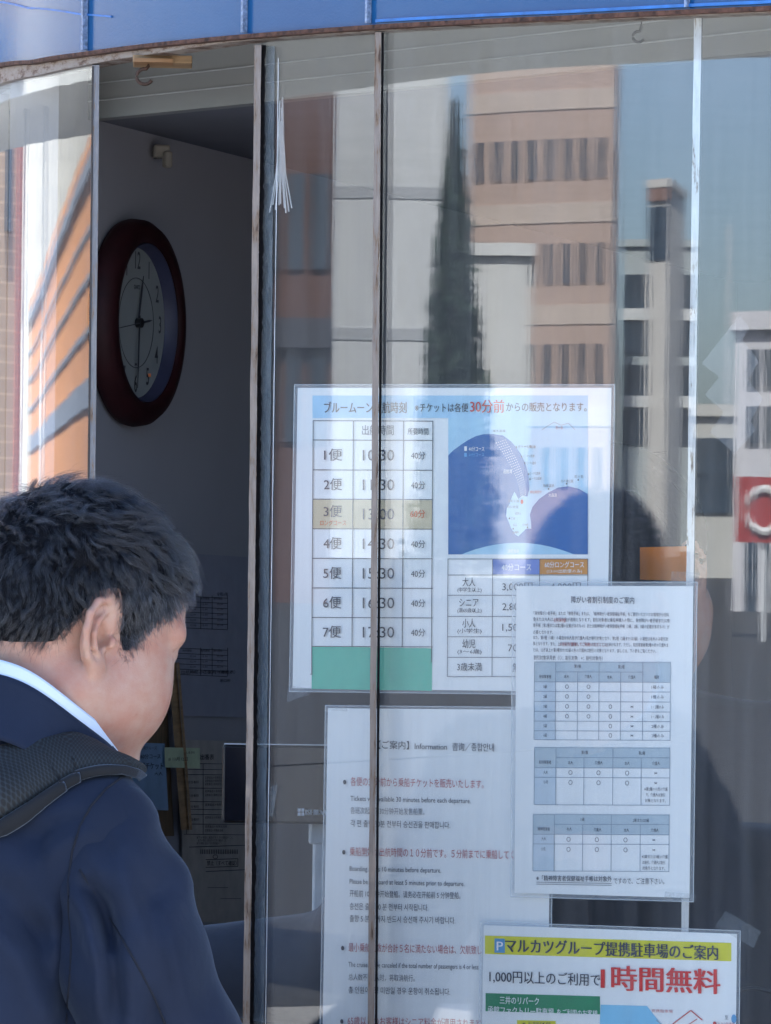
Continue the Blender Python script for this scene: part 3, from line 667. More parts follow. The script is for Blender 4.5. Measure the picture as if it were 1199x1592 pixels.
# things on the inner wall -------------------------------------------------------------
Wf = lambda x, y, o: Wp(x, y, o)
def wsheet(name, label, cat, cn, off, mat, K=None): return sheet(name, label, cat, cn, off, mat, K, fn=Wf, sgn=-1, nx=2, ny=2)
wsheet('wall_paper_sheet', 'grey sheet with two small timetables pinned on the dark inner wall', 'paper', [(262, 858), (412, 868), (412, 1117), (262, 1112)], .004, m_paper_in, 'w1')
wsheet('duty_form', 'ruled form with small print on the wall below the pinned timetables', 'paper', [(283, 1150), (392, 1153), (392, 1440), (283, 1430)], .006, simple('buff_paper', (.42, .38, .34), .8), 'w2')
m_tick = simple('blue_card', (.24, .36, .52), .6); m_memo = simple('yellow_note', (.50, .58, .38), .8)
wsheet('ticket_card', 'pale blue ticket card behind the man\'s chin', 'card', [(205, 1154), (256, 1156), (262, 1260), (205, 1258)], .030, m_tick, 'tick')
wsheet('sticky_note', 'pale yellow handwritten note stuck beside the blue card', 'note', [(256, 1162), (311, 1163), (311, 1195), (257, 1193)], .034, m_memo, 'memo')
# wooden frame leaning at the wall
fr = empty('wooden_frame', 'brown wooden frame standing against the inner wall behind the man\'s chin', 'frame', loc=Wp(270, 1250, .01))
def wbar(a, b, w, t, o, mat, name):
    mb = MB(); A = [Wp(a[0] - w / 2, a[1], o), Wp(a[0] + w / 2, a[1], o), Wp(b[0] + w / 2, b[1], o), Wp(b[0] - w / 2, b[1], o)]
    B = [Wp(a[0] - w / 2, a[1], o + t), Wp(a[0] + w / 2, a[1], o + t), Wp(b[0] + w / 2, b[1], o + t), Wp(b[0] - w / 2, b[1], o + t)]
    mb.slab([A[:2], [A[3], A[2]]], [B[:2], [B[3], B[2]]]); ob = mb.build(name, mat); ob.parent = fr; ob.matrix_parent_inverse = Matrix.Translation(fr.location).inverted()
wbar((232, 1040), (246, 1300), 50, .006, .012, m_dkwood, 'backing_board'); wbar((268, 1030), (288, 1290), 13, .012, .0185, m_wood, 'rail')
wbar((277, 1030), (297, 1290), 4, .016, .0185, m_wood, 'rail_edge')
# clock ----------------------------------------------------------------------
CC = Vector(Wp(200, 502, .004)); CR = .138; Wn3 = Vector((WN.x, WN.y, 0)); Wd3 = Vector((WD.x, WD.y, 0)); Z3 = Vector((0, 0, 1))
clock = empty('wall_clock', 'round wall clock with dark red wooden rim hanging on the inner wall', 'clock', loc=CC)
CS = .876
def cpt(u, v, w): return (Wd3 * u + Z3 * v + Wn3 * w) * CS
def lathe(prof, n=64):
    V = []; m = len(prof)
    for k in range(n):
        q = 2 * math.pi * k / n
        for (r_, h_) in prof: V.append(cpt(r_ * math.sin(q), r_ * math.cos(q), h_))
    Fc = [(k * m + i, k * m + (i + 1) % m, ((k + 1) % n) * m + (i + 1) % m, ((k + 1) % n) * m + i) for k in range(n) for i in range(m)]
    return MB().add(V, Fc)
m_rim = simple('dark_red_wood', (.024, .0030, .0045), .6, coat=.0, spec=.25, var=.3, scale=30)
o = lathe([(.107, .0), (.138, .0), (.140, .008), (.138, .022), (.131, .031), (.119, .034), (.1115, .033), (.108, .028), (.1072, .012)]).build('rim', m_rim, clock, True)
lathe([(.101, .010), (.1069, .010), (.1069, .028), (.1055, .028), (.103, .014), (.101, .013)]).build('inner_ring', simple('blue_grey_ring', (.05, .052, .10), .4), clock, True)
def discm(r, h, n=48): return MB().add([cpt(0, 0, h)] + [cpt(r * math.sin(2 * math.pi * k / n), r * math.cos(2 * math.pi * k / n), h) for k in range(n)], [(0, k + 1, (k + 1) % n + 1) for k in range(n)])
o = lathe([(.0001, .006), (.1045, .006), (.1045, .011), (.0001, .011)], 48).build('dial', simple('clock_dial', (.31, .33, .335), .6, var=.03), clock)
lathe([(.0600, .0112), (.0609, .0112), (.0609, .0116), (.0600, .0116)], 48).build('minute_track', INK['dim'], clock)
m_hand = INK['dim']
def hand(ang, l, w, h, back=.012):
    q = R(ang); d = (math.sin(q), math.cos(q)); n_ = (d[1], -d[0]); mb = MB()
    pts = [(-back, w * .4), (-back, -w * .4), (l * .72, -w / 2), (l, 0), (l * .72, w / 2)]
    V = [cpt(d[0] * a + n_[0] * b, d[1] * a + n_[1] * b, h) for a, b in pts] + [cpt(d[0] * a + n_[0] * b, d[1] * a + n_[1] * b, h + .0008) for a, b in pts]
    return mb.add(V, [(0, 1, 2, 3, 4), (9, 8, 7, 6, 5)] + [(i, (i + 1) % 5, (i + 1) % 5 + 5, i + 5) for i in range(5)])
hand(14, .066, .0045, .014, .0).build('hour_hand', m_hand, clock)
hand(183, .088, .0035, .016, .010).build('minute_hand', m_hand, clock)
hand(262, .092, .0012, .018, -.0).build('second_hand', m_hand, clock); hand(82, .040, .003, .018, .0).build('second_hand_tail', m_hand, clock)
lathe([(.0001, .012), (.0065, .012), (.0065, .020), (.0001, .020)], 16).build('hub', m_black, clock)
lathe([(.0001, .012), (.0001, .013), (.0035, .013), (.0035, .012)], 12)
def clock_digits():
    obs = []
    spec = [(str(h), .083 * math.sin(R(30 * h)), .083 * math.cos(R(30 * h)), .033) for h in range(1, 13)] + [('QUARTZ', 0, .048, .007), ('JAPAN', 0, -.056, .004)]
    for t, x, y, s in spec:
        c = bpy.data.curves.new('t', 'FONT'); c.body = t; c.size = s; c.resolution_u = 3; c.align_x = 'CENTER'; c.align_y = 'CENTER'; c.offset = .0003
        o = bpy.data.objects.new('t', c); COL.objects.link(o); obs.append((o, x, y, len(t)))
    bpy.context.view_layer.update(); dg = bpy.context.evaluated_depsgraph_get(); mb = MB()
    for o, x, y, k in obs:
        me = o.evaluated_get(dg).to_mesh()
        MB().add([cpt(v.co.x * .72 + x, v.co.y + y, .0116) for v in me.vertices], [tuple(p.vertices) for p in me.polygons]).build('numeral' if k < 3 else 'dial_print', INK['dim'], clock); c = o.data; bpy.data.objects.remove(o); bpy.data.curves.remove(c)
    mb = MB(); q = R(146); mb.box(cpt(.083 * math.sin(q), .083 * math.cos(q), .0118), (.004, .004, .004)); mb.build('orange_mark', simple('orange_mark', (.7, .16, .03), .5), clock)
clock_digits()
# little bracket on the wall, hook boards, hanging ties
mb = MB(); c = Vector(Wp(251, 236, .012)); mb.box(c, (.022, .02, .016), -WTH + .5); mb.box(c + Vector((.008, -.01, -.010)), (.012, .01, .02), -WTH + .9)
tag(bevel(mb.build('wall_bracket', simple('beige_plastic', (.26, .23, .20), .6)), .003), 'small beige bracket high on the inner wall above the clock', 'bracket')
def hook(px, py, Y, s, label, mat, board=True):
    h = empty('ceiling_hook', label, 'hook', loc=P(px, py, Y)); C = lambda x, y: Vector(((x) / F * Y, 0, -y / F * Y))
    pts = [C(6, -14), C(6, -4)] + [C(-1 + 13 * s * math.cos(q), 9 + 12 * s * math.sin(q)) for q in np.linspace(R(-68), R(-335), 16)]
    pts = [C(6 * s, -18), C(6 * s, -8)] + [C(0 + 12.5 * s * math.cos(q), 8 + 12 * s * math.sin(q)) for q in [R(a) for a in range(-80, -350, -18)]]
    MB().tube(pts, .0016 * s + .0003, 8).build('hook_wire', mat, h, True)
    if board:
        o = MB().box(C(26, -19) + Vector((0, .02, .0)), (.062, .05, .008), R(3)).build('board', m_wood, h); bevel(o, .001)
        MB().box(C(14, -15) + Vector((0, .0, .0)), (.04, .03, .004), R(3)).build('base_plate', simple('orange_wood', (.30, .16, .07), .6), h)
    return h
hook(225, 111, 4.04, 1.0, 'rusty steel hook on a wooden board above the open window', m_steel)
hook(993, 49, 3.62, .7, 'thin dark hook behind the top of the wide pane', m_black, False)
ties = empty('cable_tie_bundle', 'bundle of thin white cable ties hanging behind the pane left of the timetable', 'cable ties', loc=P(437, 190, 3.95))
for i in range(9):
    x = (i - 4) * 2.0; l = 120 + 22 * random.random(); pts = [P(437 + x * .35, 150 + random.random() * 40, 3.95), P(437 + x * .5, 215, 3.95), P(437 + x * .9, 270, 3.955), P(436 + x * 2.1 + random.random() * 3, 195 + l, 3.96)]
    ob = MB().tube(pts, .0008, 5).build('tie', m_white); ob.parent = ties; ob.matrix_parent_inverse = Matrix.Translation(ties.location).inverted()
# customer display on a pole, desk
DY = 4.16
disp = empty('customer_display', 'black customer display screen on a white pole inside the booth', 'display', loc=P(495, 1585, DY))
def dchild(o): o.parent = disp; o.matrix_parent_inverse = Matrix.Translation(disp.location).inverted(); return o
a = P(346, 1157, DY); b = P(600, 1283, DY); c = (a + b) / 2
o = dchild(MB().box((c.x, c.y + .009, c.z), (b.x - a.x, .018, a.z - b.z)).build('housing', m_black)); bevel(o, .004)
dchild(MB().box((c.x, c.y - .0005, c.z), (b.x - a.x - .006, .002, a.z - b.z - .006)).build('screen', m_screen))
dchild(MB().box((c.x, c.y - .001, a.z + .0006), (b.x - a.x - .004, .003, .0012)).build('top_edge', m_white))
dd = P(495, 1420, DY); dchild(bevel(MB().box((dd.x, dd.y + .035, (P(495, 1283, DY).z + 1.0) / 2), (.015, .02, P(495, 1283, DY).z - 1.0 - .02)).build('pole', m_white), .003))
de = P(493, 1298, DY); dchild(bevel(MB().box((de.x, de.y + .035, de.z), (.019, .024, .025)).build('pole_sleeve', m_white), .003))
dchild(bevel(MB().box((dd.x, dd.y + .035, 1.01), (.10, .08, .012)).build('pole_base', m_white), .004))
root_e = dchild(bpy.data.objects.new('logo_print', None)) if False else None
def Df(x, y, o): v = P(x, y, DY - .0018 - 0 * o); return (v.x, v.y - .0003, v.z)
for (k, c_, l), (V, Fc) in list(LAYERS.items()):
    if k == 'disp' : dchild(MB().add([Df(x, y, 0) for x, y in V], Fc).build('printed_lettering', INK[c_]))
tag(wallbox(Vector((-.31, 4.43)), Vector((.02, 4.19)), .955, .998, .24).build('desk', m_dkwood), 'counter desk inside the booth under the customer display', 'desk')
# cable at the lower right
tag(MB().tube([P(1140 + i * 8, 1545 - 6 * math.sin(i * .5) - i * .8, 3.66) for i in range(10)], .0022, 6).build('black_cable', m_black), 'black cable on the grey wall right of the parking notice', 'cable')
tag(MB().box(P(1180, 1480, 3.80), (.20, .03, .34)).build('grey_panel', simple('grey_panel', (.15, .15, .155), .7)), 'plain grey cabinet panel inside, right of the parking notice', 'cabinet')

# ------------------------------------------------------------------ solid figures from distance fields
def surface_nets(f, xs, ys, zs):
    X, Y, Z = np.meshgrid(xs, ys, zs, indexing='ij'); D = f(X.astype(np.float32), Y.astype(np.float32), Z.astype(np.float32))
    S = D < 0; nx, ny, nz = D.shape
    c8 = sum(S[i:nx - 1 + i, j:ny - 1 + j, k:nz - 1 + k].astype(np.int8) for i in (0, 1) for j in (0, 1) for k in (0, 1))
    I, J, Kk = np.nonzero((c8 > 0) & (c8 < 8)); n = len(I); idx = -np.ones((nx - 1, ny - 1, nz - 1), np.int64); idx[I, J, Kk] = np.arange(n)
    acc = np.zeros((n, 3)); cnt = np.zeros(n)
    corners = [(i, j, k) for i in (0, 1) for j in (0, 1) for k in (0, 1)]
    for a in corners:
        for ax in range(3):
            if a[ax]: continue
            b = list(a); b[ax] = 1
            d0 = D[I + a[0], J + a[1], Kk + a[2]]; d1 = D[I + b[0], J + b[1], Kk + b[2]]; m = (d0 < 0) != (d1 < 0)
            t = np.where(m, d0 / np.where(m, d0 - d1, 1), 0)
            p = np.stack([xs[I + a[0]], ys[J + a[1]], zs[Kk + a[2]]], 1).astype(float); q = np.stack([xs[I + b[0]], ys[J + b[1]], zs[Kk + b[2]]], 1)
            acc += (p + (q - p) * t[:, None]) * m[:, None]; cnt += m
    V = acc / cnt[:, None]; Fc = []
    sh = [((0, 1, 1), (0, 0, 1), (0, 0, 0), (0, 1, 0)), ((1, 0, 1), (1, 0, 0), (0, 0, 0), (0, 0, 1)), ((1, 1, 0), (0, 1, 0), (0, 0, 0), (1, 0, 0))]
    for ax in range(3):
        if ax == 0: A_, B_ = S[:-1, 1:-1, 1:-1], S[1:, 1:-1, 1:-1]; o = (0, 1, 1)
        elif ax == 1: A_, B_ = S[1:-1, :-1, 1:-1], S[1:-1, 1:, 1:-1]; o = (1, 0, 1)
        else: A_, B_ = S[1:-1, 1:-1, :-1], S[1:-1, 1:-1, 1:]; o = (1, 1, 0)
        for flip, m in ((False, A_ & ~B_), (True, ~A_ & B_)):
            i, j, k = np.nonzero(m); i = i + o[0]; j = j + o[1]; k = k + o[2]
            if ax == 0: q = [idx[i, j - 1, k - 1], idx[i, j, k - 1], idx[i, j, k], idx[i, j - 1, k]]
            elif ax == 1: q = [idx[i - 1, j, k - 1], idx[i - 1, j, k], idx[i, j, k], idx[i, j, k - 1]]
            else: q = [idx[i - 1, j - 1, k], idx[i, j - 1, k], idx[i, j, k], idx[i - 1, j, k]]
            q = np.stack(q, 1); Fc.append(q[:, ::-1] if flip else q)
    return V, np.concatenate(Fc)
def np_mesh(name, V, Fc, smooth=True):
    me = bpy.data.meshes.new(name); me.vertices.add(len(V)); me.vertices.foreach_set('co', np.asarray(V, np.float32).ravel())
    n = len(Fc); me.loops.add(n * 4); me.loops.foreach_set('vertex_index', np.asarray(Fc, np.int32).ravel()); me.polygons.add(n)
    me.polygons.foreach_set('loop_start', np.arange(0, n * 4, 4, dtype=np.int32)); me.polygons.foreach_set('use_smooth', np.ones(n, bool))
    me.update(); me.validate(); return me
def smin(a, b, k):
    h = np.clip(.5 + .5 * (b - a) / k, 0, 1); return b + (a - b) * h - k * h * (1 - h)
def smax(a, b, k): return -smin(-a, -b, k)
def ell(x, y, z, c, r):
    x, y, z = x - c[0], y - c[1], z - c[2]
    k0 = np.sqrt((x / r[0]) ** 2 + (y / r[1]) ** 2 + (z / r[2]) ** 2) + 1e-9; k1 = np.sqrt((x / r[0] ** 2) ** 2 + (y / r[1] ** 2) ** 2 + (z / r[2] ** 2) ** 2) + 1e-9
    return k0 * (k0 - 1) / k1
def cone(x, y, z, a, b, ra, rb):
    ab = [b[i] - a[i] for i in range(3)]; l2 = sum(q * q for q in ab)
    t = np.clip(((x - a[0]) * ab[0] + (y - a[1]) * ab[1] + (z - a[2]) * ab[2]) / l2, 0, 1)
    return np.sqrt((x - a[0] - ab[0] * t) ** 2 + (y - a[1] - ab[1] * t) ** 2 + (z - a[2] - ab[2] * t) ** 2) - (ra + (rb - ra) * t)
def wob(x, y, z, sc, seed, n=5):
    r = np.random.default_rng(seed); s = 0
    for i in range(n):
        d = r.normal(size=3); d /= np.linalg.norm(d); k = sc * (.6 + .9 * r.random()); s = s + np.sin((x * d[0] + y * d[1] + z * d[2]) * k + r.random() * 6.28)
    return s / n

def head_local(x, y, z, ear=True):
    ay = np.abs(y)
    d = ell(x, y, z, (-.008, 0, .036), (.098, .077, .084))
    d = smin(d, ell(x, y, z, (-.048, 0, .012), (.055, .062, .062)), .02)
    d = smin(d, ell(x, y, z, (.030, 0, .020), (.062, .064, .062)), .02)
    d = smin(d, ell(x, y, z, (.032, 0, -.047), (.063, .062, .070)), .025)
    d = smin(d, ell(x, ay, z, (.037, .035, -.042), (.038, .033, .038)), .035)
    d = smin(d, ell(x, ay, z, (.010, .046, -.066), (.038, .026, .034)), .025)
    d = smin(d, cone(x, ay, z, (-.012, .052, -.055), (.058, .014, -.108), .023, .020), .018)
    d = smin(d, ell(x, y, z, (.068, 0, -.106), (.019, .022, .018)), .012)
    d = smin(d, cone(x, ay, z, (.070, .048, .014), (.088, .014, .016), .012, .011), .010)
    d = smin(d, cone(x, y, z, (.084, 0, .002), (.099, 0, -.034), .008, .010), .008)
    d = smin(d, ell(x, ay, z, (.092, .012, -.039), (.010, .009, .008)), .006)
    d = smax(d, -ell(x, ay, z, (.094, .031, -.002), (.014, .016, .011)), .008)
    d = smin(d, ell(x, ay, z, (.073, .031, -.003), (.0135, .0165, .011)), .004)
    d = smin(d, ell(x, y, z, (.084, 0, -.066), (.012, .022, .0055)), .004); d = smin(d, ell(x, y, z, (.082, 0, -.076), (.012, .019, .006)), .003)
    if ear:
        ex, ey, ez = (x + .007) / .95, (ay - .0725) / .95, (z + .006) / .88
        U = np.array([-.975, .22, 0.0]); Vv = np.array([-.16, 0.02, .985]); Vv /= np.linalg.norm(Vv); Wv = np.cross(Vv, U); Wv = Wv / np.linalg.norm(Wv)
        if Wv[1] < 0: Wv = -Wv
        u = ex * U[0] + ey * U[1] + ez * U[2]; v = ex * Vv[0] + ey * Vv[1] + ez * Vv[2]; w = ex * Wv[0] + ey * Wv[1] + ez * Wv[2]
        e = ell(u, v, w, (.012, .001, -.003), (.018, .033, .0055))
        e = smax(e, -ell(u, v, w, (.011, -.002, .004), (.0105, .016, .0125)), .002)
        e = smax(e, -ell(u, v, w, (.014, .019, .004), (.0085, .009, .004)), .002)
        hx = [(-.003, .006, .000), (.000, .018, .001), (.004, .030, .002), (.013, .037, .003), (.024, .034, .004), (.031, .022, .005), (.032, .006, .005), (.028, -.010, .004), (.021, -.022, .003), (.012, -.030, .001)]
        rd = [.0030, .0034, .0038, .0040, .0040, .0040, .0038, .0036, .0036, .0045]
        for i in range(len(hx) - 1): e = smin(e, cone(u, v, w, hx[i], hx[i + 1], rd[i], rd[i + 1]), .0025)
        ah = [(.009, .026, .001), (.018, .015, .003), (.021, .002, .004), (.017, -.011, .004), (.010, -.018, .002)]
        for i in range(4): e = smin(e, cone(u, v, w, ah[i], ah[i + 1], .0028, .0032), .0025)
        e = smin(e, ell(u, v, w, (.006, -.031, .000), (.0095, .012, .0052)), .005)
        e = smin(e, ell(u, v, w, (-.003, -.006, .003), (.005, .007, .005)), .003)
        e = smax(e, -ell(u, v, w, (.007, -.004, .001), (.0066, .0095, .0125)), .002)
        d = smin(d, e * .9, .005)
    return d
class Frame3:
    def __init__(s, o, yaw, pitch, roll=0, scale=1.0):
        s.o = np.array(o, float); s.M = np.array(Matrix.Rotation(yaw, 3, 'Z') @ Matrix.Rotation(pitch, 3, 'Y') @ Matrix.Rotation(roll, 3, 'X')); s.s = scale
    def loc(s, X, Y, Z):
        x, y, z = X - s.o[0], Y - s.o[1], Z - s.o[2]; M = s.M
        return tuple((x * M[0, i] + y * M[1, i] + z * M[2, i]) / s.s for i in range(3))
    def w(s, p): return tuple(s.o + s.M @ np.array(p) * s.s)
    def wv(s, Pn): return s.o + (Pn * s.s) @ s.M.T

def skin_mat(name, c, red=.12):
    m, n, b, N, L = nm(name); v = coords(N, L); f = noise(N, L, v, 26, 7, .65); f2 = noise(N, L, v, 650, 4); f3 = noise(N, L, v, 70, 3)
    c1 = [c[0] * 1.03, c[1] * 1.05, c[2] * 1.05]; c2 = [c[0] * .93, c[1] * .68, c[2] * .62]
    base = ramp(N, L, f, [(.35, c1), (.68, c2)]); sp = ramp(N, L, f3, [(.0, (1, 1, 1)), (.70, (1, 1, 1)), (.80, (.80, .62, .58))])
    mx = N.new('ShaderNodeMix'); mx.data_type = 'RGBA'; mx.blend_type = 'MULTIPLY'; mx.inputs[0].default_value = .8
    L.new(base, mx.inputs[6]); L.new(sp, mx.inputs[7]); L.new(mx.outputs[2], b.inputs['Base Color'])
    b.inputs['Roughness'].default_value = .48; b.inputs['Subsurface Weight'].default_value = .25; b.inputs['Subsurface Scale'].default_value = .006
    b.inputs['Subsurface Radius'].default_value = (1, .35, .2); L.new(bump(N, L, f2, .6, .0006), b.inputs['Normal']); return m
def cloth_mat(name, c, sheen=.4, weave=900, warp=.0004):
    m, n, b, N, L = nm(name); v = coords(N, L); f = noise(N, L, v, 14, 4); f2 = noise(N, L, v, weave, 3); f3 = noise(N, L, v, 30, 3)
    L.new(ramp(N, L, f, [(.3, [x * .85 for x in c]), (.7, [x * 1.15 for x in c])]), b.inputs['Base Color']); b.inputs['Roughness'].default_value = .8
    b.inputs['Sheen Weight'].default_value = sheen; b.inputs['Sheen Roughness'].default_value = .4; b.inputs['Specular IOR Level'].default_value = .25
    b.inputs['Sheen Tint'].default_value = (.6, .75, 1, 1)
    nb = bump(N, L, f3, .35, .003); L.new(bump(N, L, f2, .5, warp, nb), b.inputs['Normal']); return m
m_skin = skin_mat('skin', (.47, .30, .235)); m_navy = cloth_mat('navy_wool', (.0100, .0175, .040), .18); m_trouser = cloth_mat('dark_trousers', (.02, .03, .06))
m_dark = cloth_mat('dark_uniform', (.016, .018, .026), .2); m_sleeve2 = cloth_mat('slate_sleeve', (.030, .038, .058), .4)

# the man -------------------------------------------------------------------------
MO = Vector((-.014, .13, -.012))       # where the man stands, relative to the coordinates below
HF = Frame3((-.262, 3.34, CAMZ - .097), R(33), R(14), R(0), 1.005)
NB = (-.300, 3.31, CAMZ - .195)       # base of the neck
SHR = (-.225, 3.215, CAMZ - .275)     # right shoulder
SHL = (-.475, 3.48, CAMZ - .285)
ELR = (-.130, 3.320, CAMZ - .640); WRR = (.02, 3.56, CAMZ - .60)
def hands_sdf(X, Y, Z, wr, dirv, side):
    d = np.array(dirv); d /= np.linalg.norm(d); up = np.array([0, 0, 1.0]); sd_ = np.cross(d, up); sd_ /= np.linalg.norm(sd_); w = np.array(wr)
    pt = lambda a, b, c=0: tuple(w + d * a + sd_ * b + up * c)
    r = smin(cone(X, Y, Z, pt(0, 0), pt(.05, 0), .022, .030), cone(X, Y, Z, pt(.04, -.02), pt(.07, .02), .016, .016), .02)
    for k, (b, l) in enumerate(((-.03, .065), (-.010, .078), (.010, .074), (.029, .056))):
        q = smin(cone(X, Y, Z, pt(.06, b), pt(.085 + l * .4, b * 1.1, -.004), .0095, .0088), cone(X, Y, Z, pt(.085 + l * .4, b * 1.1, -.004), pt(.075 + l, b * 1.1, -.022), .0088, .0075), .006); r = smin(r, q, .006)
    s_ = side; q = smin(cone(X, Y, Z, pt(.015, s_ * .022), pt(.05, s_ * .052, -.01), .014, .011), cone(X, Y, Z, pt(.05, s_ * .052, -.01), pt(.078, s_ * .055, -.022), .011, .009), .006)
    return smin(r, q, .01)
def man_skin(X, Y, Z):
    x, y, z = HF.loc(X, Y, Z); d = head_local(x, y, z) * HF.s
    nk = HF.w((-.028, 0, -.045)); nk2 = HF.w((.012, 0, -.085))
    d = smin(d, cone(X, Y, Z, nk, NB, .056, .063), .022); d = smin(d, cone(X, Y, Z, nk2, (NB[0] + .02, NB[1] + .02, NB[2] - .01), .042, .046), .03)
    d = smin(d, ell(X, Y, Z, (NB[0] - .02, NB[1] + .02, NB[2] - .17), (.12, .12, .12)), .03)
    return d
def nonuni(lo, flo, fhi, hi, fine, coarse):
    a = np.arange(lo, flo, coarse); b = np.arange(flo, fhi, fine); c = np.arange(fhi, hi, coarse); return np.concatenate([a, b, c])
hc = HF.o
xs = nonuni(hc[0] - .28, hc[0] - .13, hc[0] + .14, hc[0] + .16, .0022, .01); ys = nonuni(hc[1] - .2, hc[1] - .115, hc[1] + .06, hc[1] + .2, .0022, .007); zs = nonuni(hc[2] - .46, hc[2] - .17, hc[2] + .14, hc[2] + .15, .0022, .01)
V, Fc = surface_nets(man_skin, xs, ys, zs)
man = link('person', np_mesh('person', V, Fc), None, m_skin)
tag(man, 'man in a navy suit with short dark hair bending towards the open ticket window', 'person')
def part_sdf(name, f, lo, hi, step, mat, parent):
    xs, ys, zs = [np.arange(lo[i], hi[i], step) for i in range(3)]; V, Fc = surface_nets(f, xs, ys, zs); return link(name, np_mesh(name, V, Fc), parent, mat)
part_sdf('hand', lambda X, Y, Z: smin(hands_sdf(X, Y, Z, WRR, (.9, .45, .1), 1), cone(X, Y, Z, (WRR[0] - .06, WRR[1] - .05, WRR[2]), WRR, .030, .024), .01), (-.10, 3.44, CAMZ - .68), (.22, 3.74, CAMZ - .52), .004, m_skin, man)
NBv = np.array(NB)
def px2(x, y, Yd=3.23): p = P(x, y, Yd) - MO; return (p.x, p.z)
def crease(X, Z, a, b, w, A):       # a drag fold: a furrow with a raised side, running from a to b
    a = px2(*a); b = px2(*b); dx, dz = b[0] - a[0], b[1] - a[1]; l = math.hypot(dx, dz)
    t = ((X - a[0]) * dx + (Z - a[1]) * dz) / l ** 2; s_ = ((X - a[0]) * dz - (Z - a[1]) * dx) / l + .0035 * np.sin(t * 5)
    f_ = np.clip(1.15 - np.abs(2 * np.clip(t, -.3, 1.3) - 1) ** 3, 0, 1)
    return A * f_ * (np.exp(-(s_ / w) ** 2) - .7 * np.exp(-((s_ - 1.7 * w) / w) ** 2))
def torso(X, Y, Z):
    d = cone(X, Y, Z, (SHR[0] - .02, SHR[1] + .015, SHR[2] - .015), SHL, .058, .07)
    d = smin(d, cone(X, Y, Z, (NB[0] + .015, NB[1] - .005, NB[2] - .030), (SHR[0] - .01, SHR[1] + .02, SHR[2] + .012), .058, .046), .05)
    d = smin(d, cone(X, Y, Z, NB[:2] + (NB[2] - .045,), (SHL[0] + .02, SHL[1] - .02, SHL[2] + .01), .066, .050), .05)
    d = smin(d, ell(X, Y, Z, (NB[0] - .02, NB[1] - .02, NB[2] - .055), (.100, .100, .045)), .03)
    d = smin(d, ell(X, Y, Z, (-.360, 3.325, CAMZ - .46), (.175, .165, .25)), .07)
    d = smin(d, ell(X, Y, Z, (-.390, 3.235, CAMZ - .44), (.15, .11, .18)), .07)
    d = smin(d, cone(X, Y, Z, (-.39, 3.32, CAMZ - .6), (-.41, 3.28, CAMZ - .85), .165, .17), .06)
    d = d + .0065 * wob(X, Y, Z * .45, 34, 3) + .0018 * wob(X, Y, Z, 110, 4)
    for c_ in (((5, 1430), (105, 1590), .010, .007), ((-60, 1380), (90, 1480), .013, .006), ((40, 1330), (118, 1270), .008, .005), ((95, 1400), (100, 1620), .008, .006), ((-40, 1280), (60, 1330), .012, .004)): d = d + crease(X, Z, *c_)
    # keep the neck opening free
    nk = HF.w((-.028, 0, -.045)); hole = cone(X, Y, Z, (NB[0] + .006, NB[1] + .004, NB[2] + .0), nk, .070, .074)
    return smax(d, -hole, .006)
def sleeve(X, Y, Z):
    a = np.array(SHR); b = np.array(ELR)
    ax_ = [(-.224, 3.222, CAMZ - .268, .046), (-.212, 3.208, CAMZ - .315, .058), (-.195, 3.200, CAMZ - .375, .066), (-.165, 3.225, CAMZ - .48, .072), (*ELR, .066), (WRR[0] - .05, WRR[1] - .04, WRR[2], .042)]
    d = None
    for i in range(5):
        q = cone(X, Y, Z, ax_[i][:3], ax_[i + 1][:3], ax_[i][3], ax_[i + 1][3]); d = q if d is None else smin(d, q, .02)
    # slanting drag folds from the armhole down the sleeve
    t = (X - a[0]) * .9 + (Z - a[2]) * .55; t2 = (X - a[0]) * -.35 + (Z - a[2]) * .94
    zone = np.exp(-((Z - (a[2] - .16)) / .10) ** 2)
    d = d + .0042 * zone * np.sin(t * 70 + 2.0 * np.sin(t2 * 14)) + .0085 * wob(X, Y, Z * .4, 34, 8) + .0015 * wob(X, Y, Z * .6, 110, 9)
    for c_ in (((118, 1375), (178, 1490), .0085, .012), ((150, 1395), (186, 1610), .008, .010), ((190, 1330), (285, 1610), .007, .0045), ((235, 1290), (255, 1420), .016, .006), ((285, 1400), (330, 1600), .014, .006), ((215, 1470), (240, 1640), .010, .006), ((120, 1300), (180, 1345), .008, .003)): d = d + crease(X, Z, *c_)
    return d
jk = part_sdf('suit_jacket', torso, (-.66, 3.02, CAMZ - 1.0), (-.06, 3.62, CAMZ - .14), .0055, m_navy, man)
slv = part_sdf('sleeve', sleeve, (-.34, 3.06, CAMZ - .78), (.08, 3.64, CAMZ - .17), .0048, m_navy, man)
def left_sleeve(X, Y, Z): return smin(cone(X, Y, Z, SHL, (-.42, 3.62, CAMZ - .55), .078, .064), cone(X, Y, Z, (-.42, 3.62, CAMZ - .55), (-.22, 3.80, CAMZ - .62), .060, .042), .03)
part_sdf('sleeve', left_sleeve, (-.6, 3.36, CAMZ - .72), (-.14, 3.9, CAMZ - .18), .009, m_navy, man)
part_sdf('hand', lambda X, Y, Z: hands_sdf(X, Y, Z, (-.21, 3.805, CAMZ - .62), (.9, .1, -.1), -1), (-.26, 3.7, CAMZ - .72), (.0, 3.9, CAMZ - .55), .005, m_skin, man)
def legs(X, Y, Z):
    d = ell(X, Y, Z, (-.41, 3.28, .70), (.18, .165, .16))
    for s in (1, -1):
        h = (-.41 + .065 * s, 3.28 - .065 * s, .68); k = (-.40 + .075 * s, 3.31 - .075 * s, .36); a = (-.42 + .085 * s, 3.27 - .085 * s, .07)
        d = smin(d, cone(X, Y, Z, h, k, .098, .072), .03); d = smin(d, cone(X, Y, Z, k, a, .072, .060), .02)
    return d
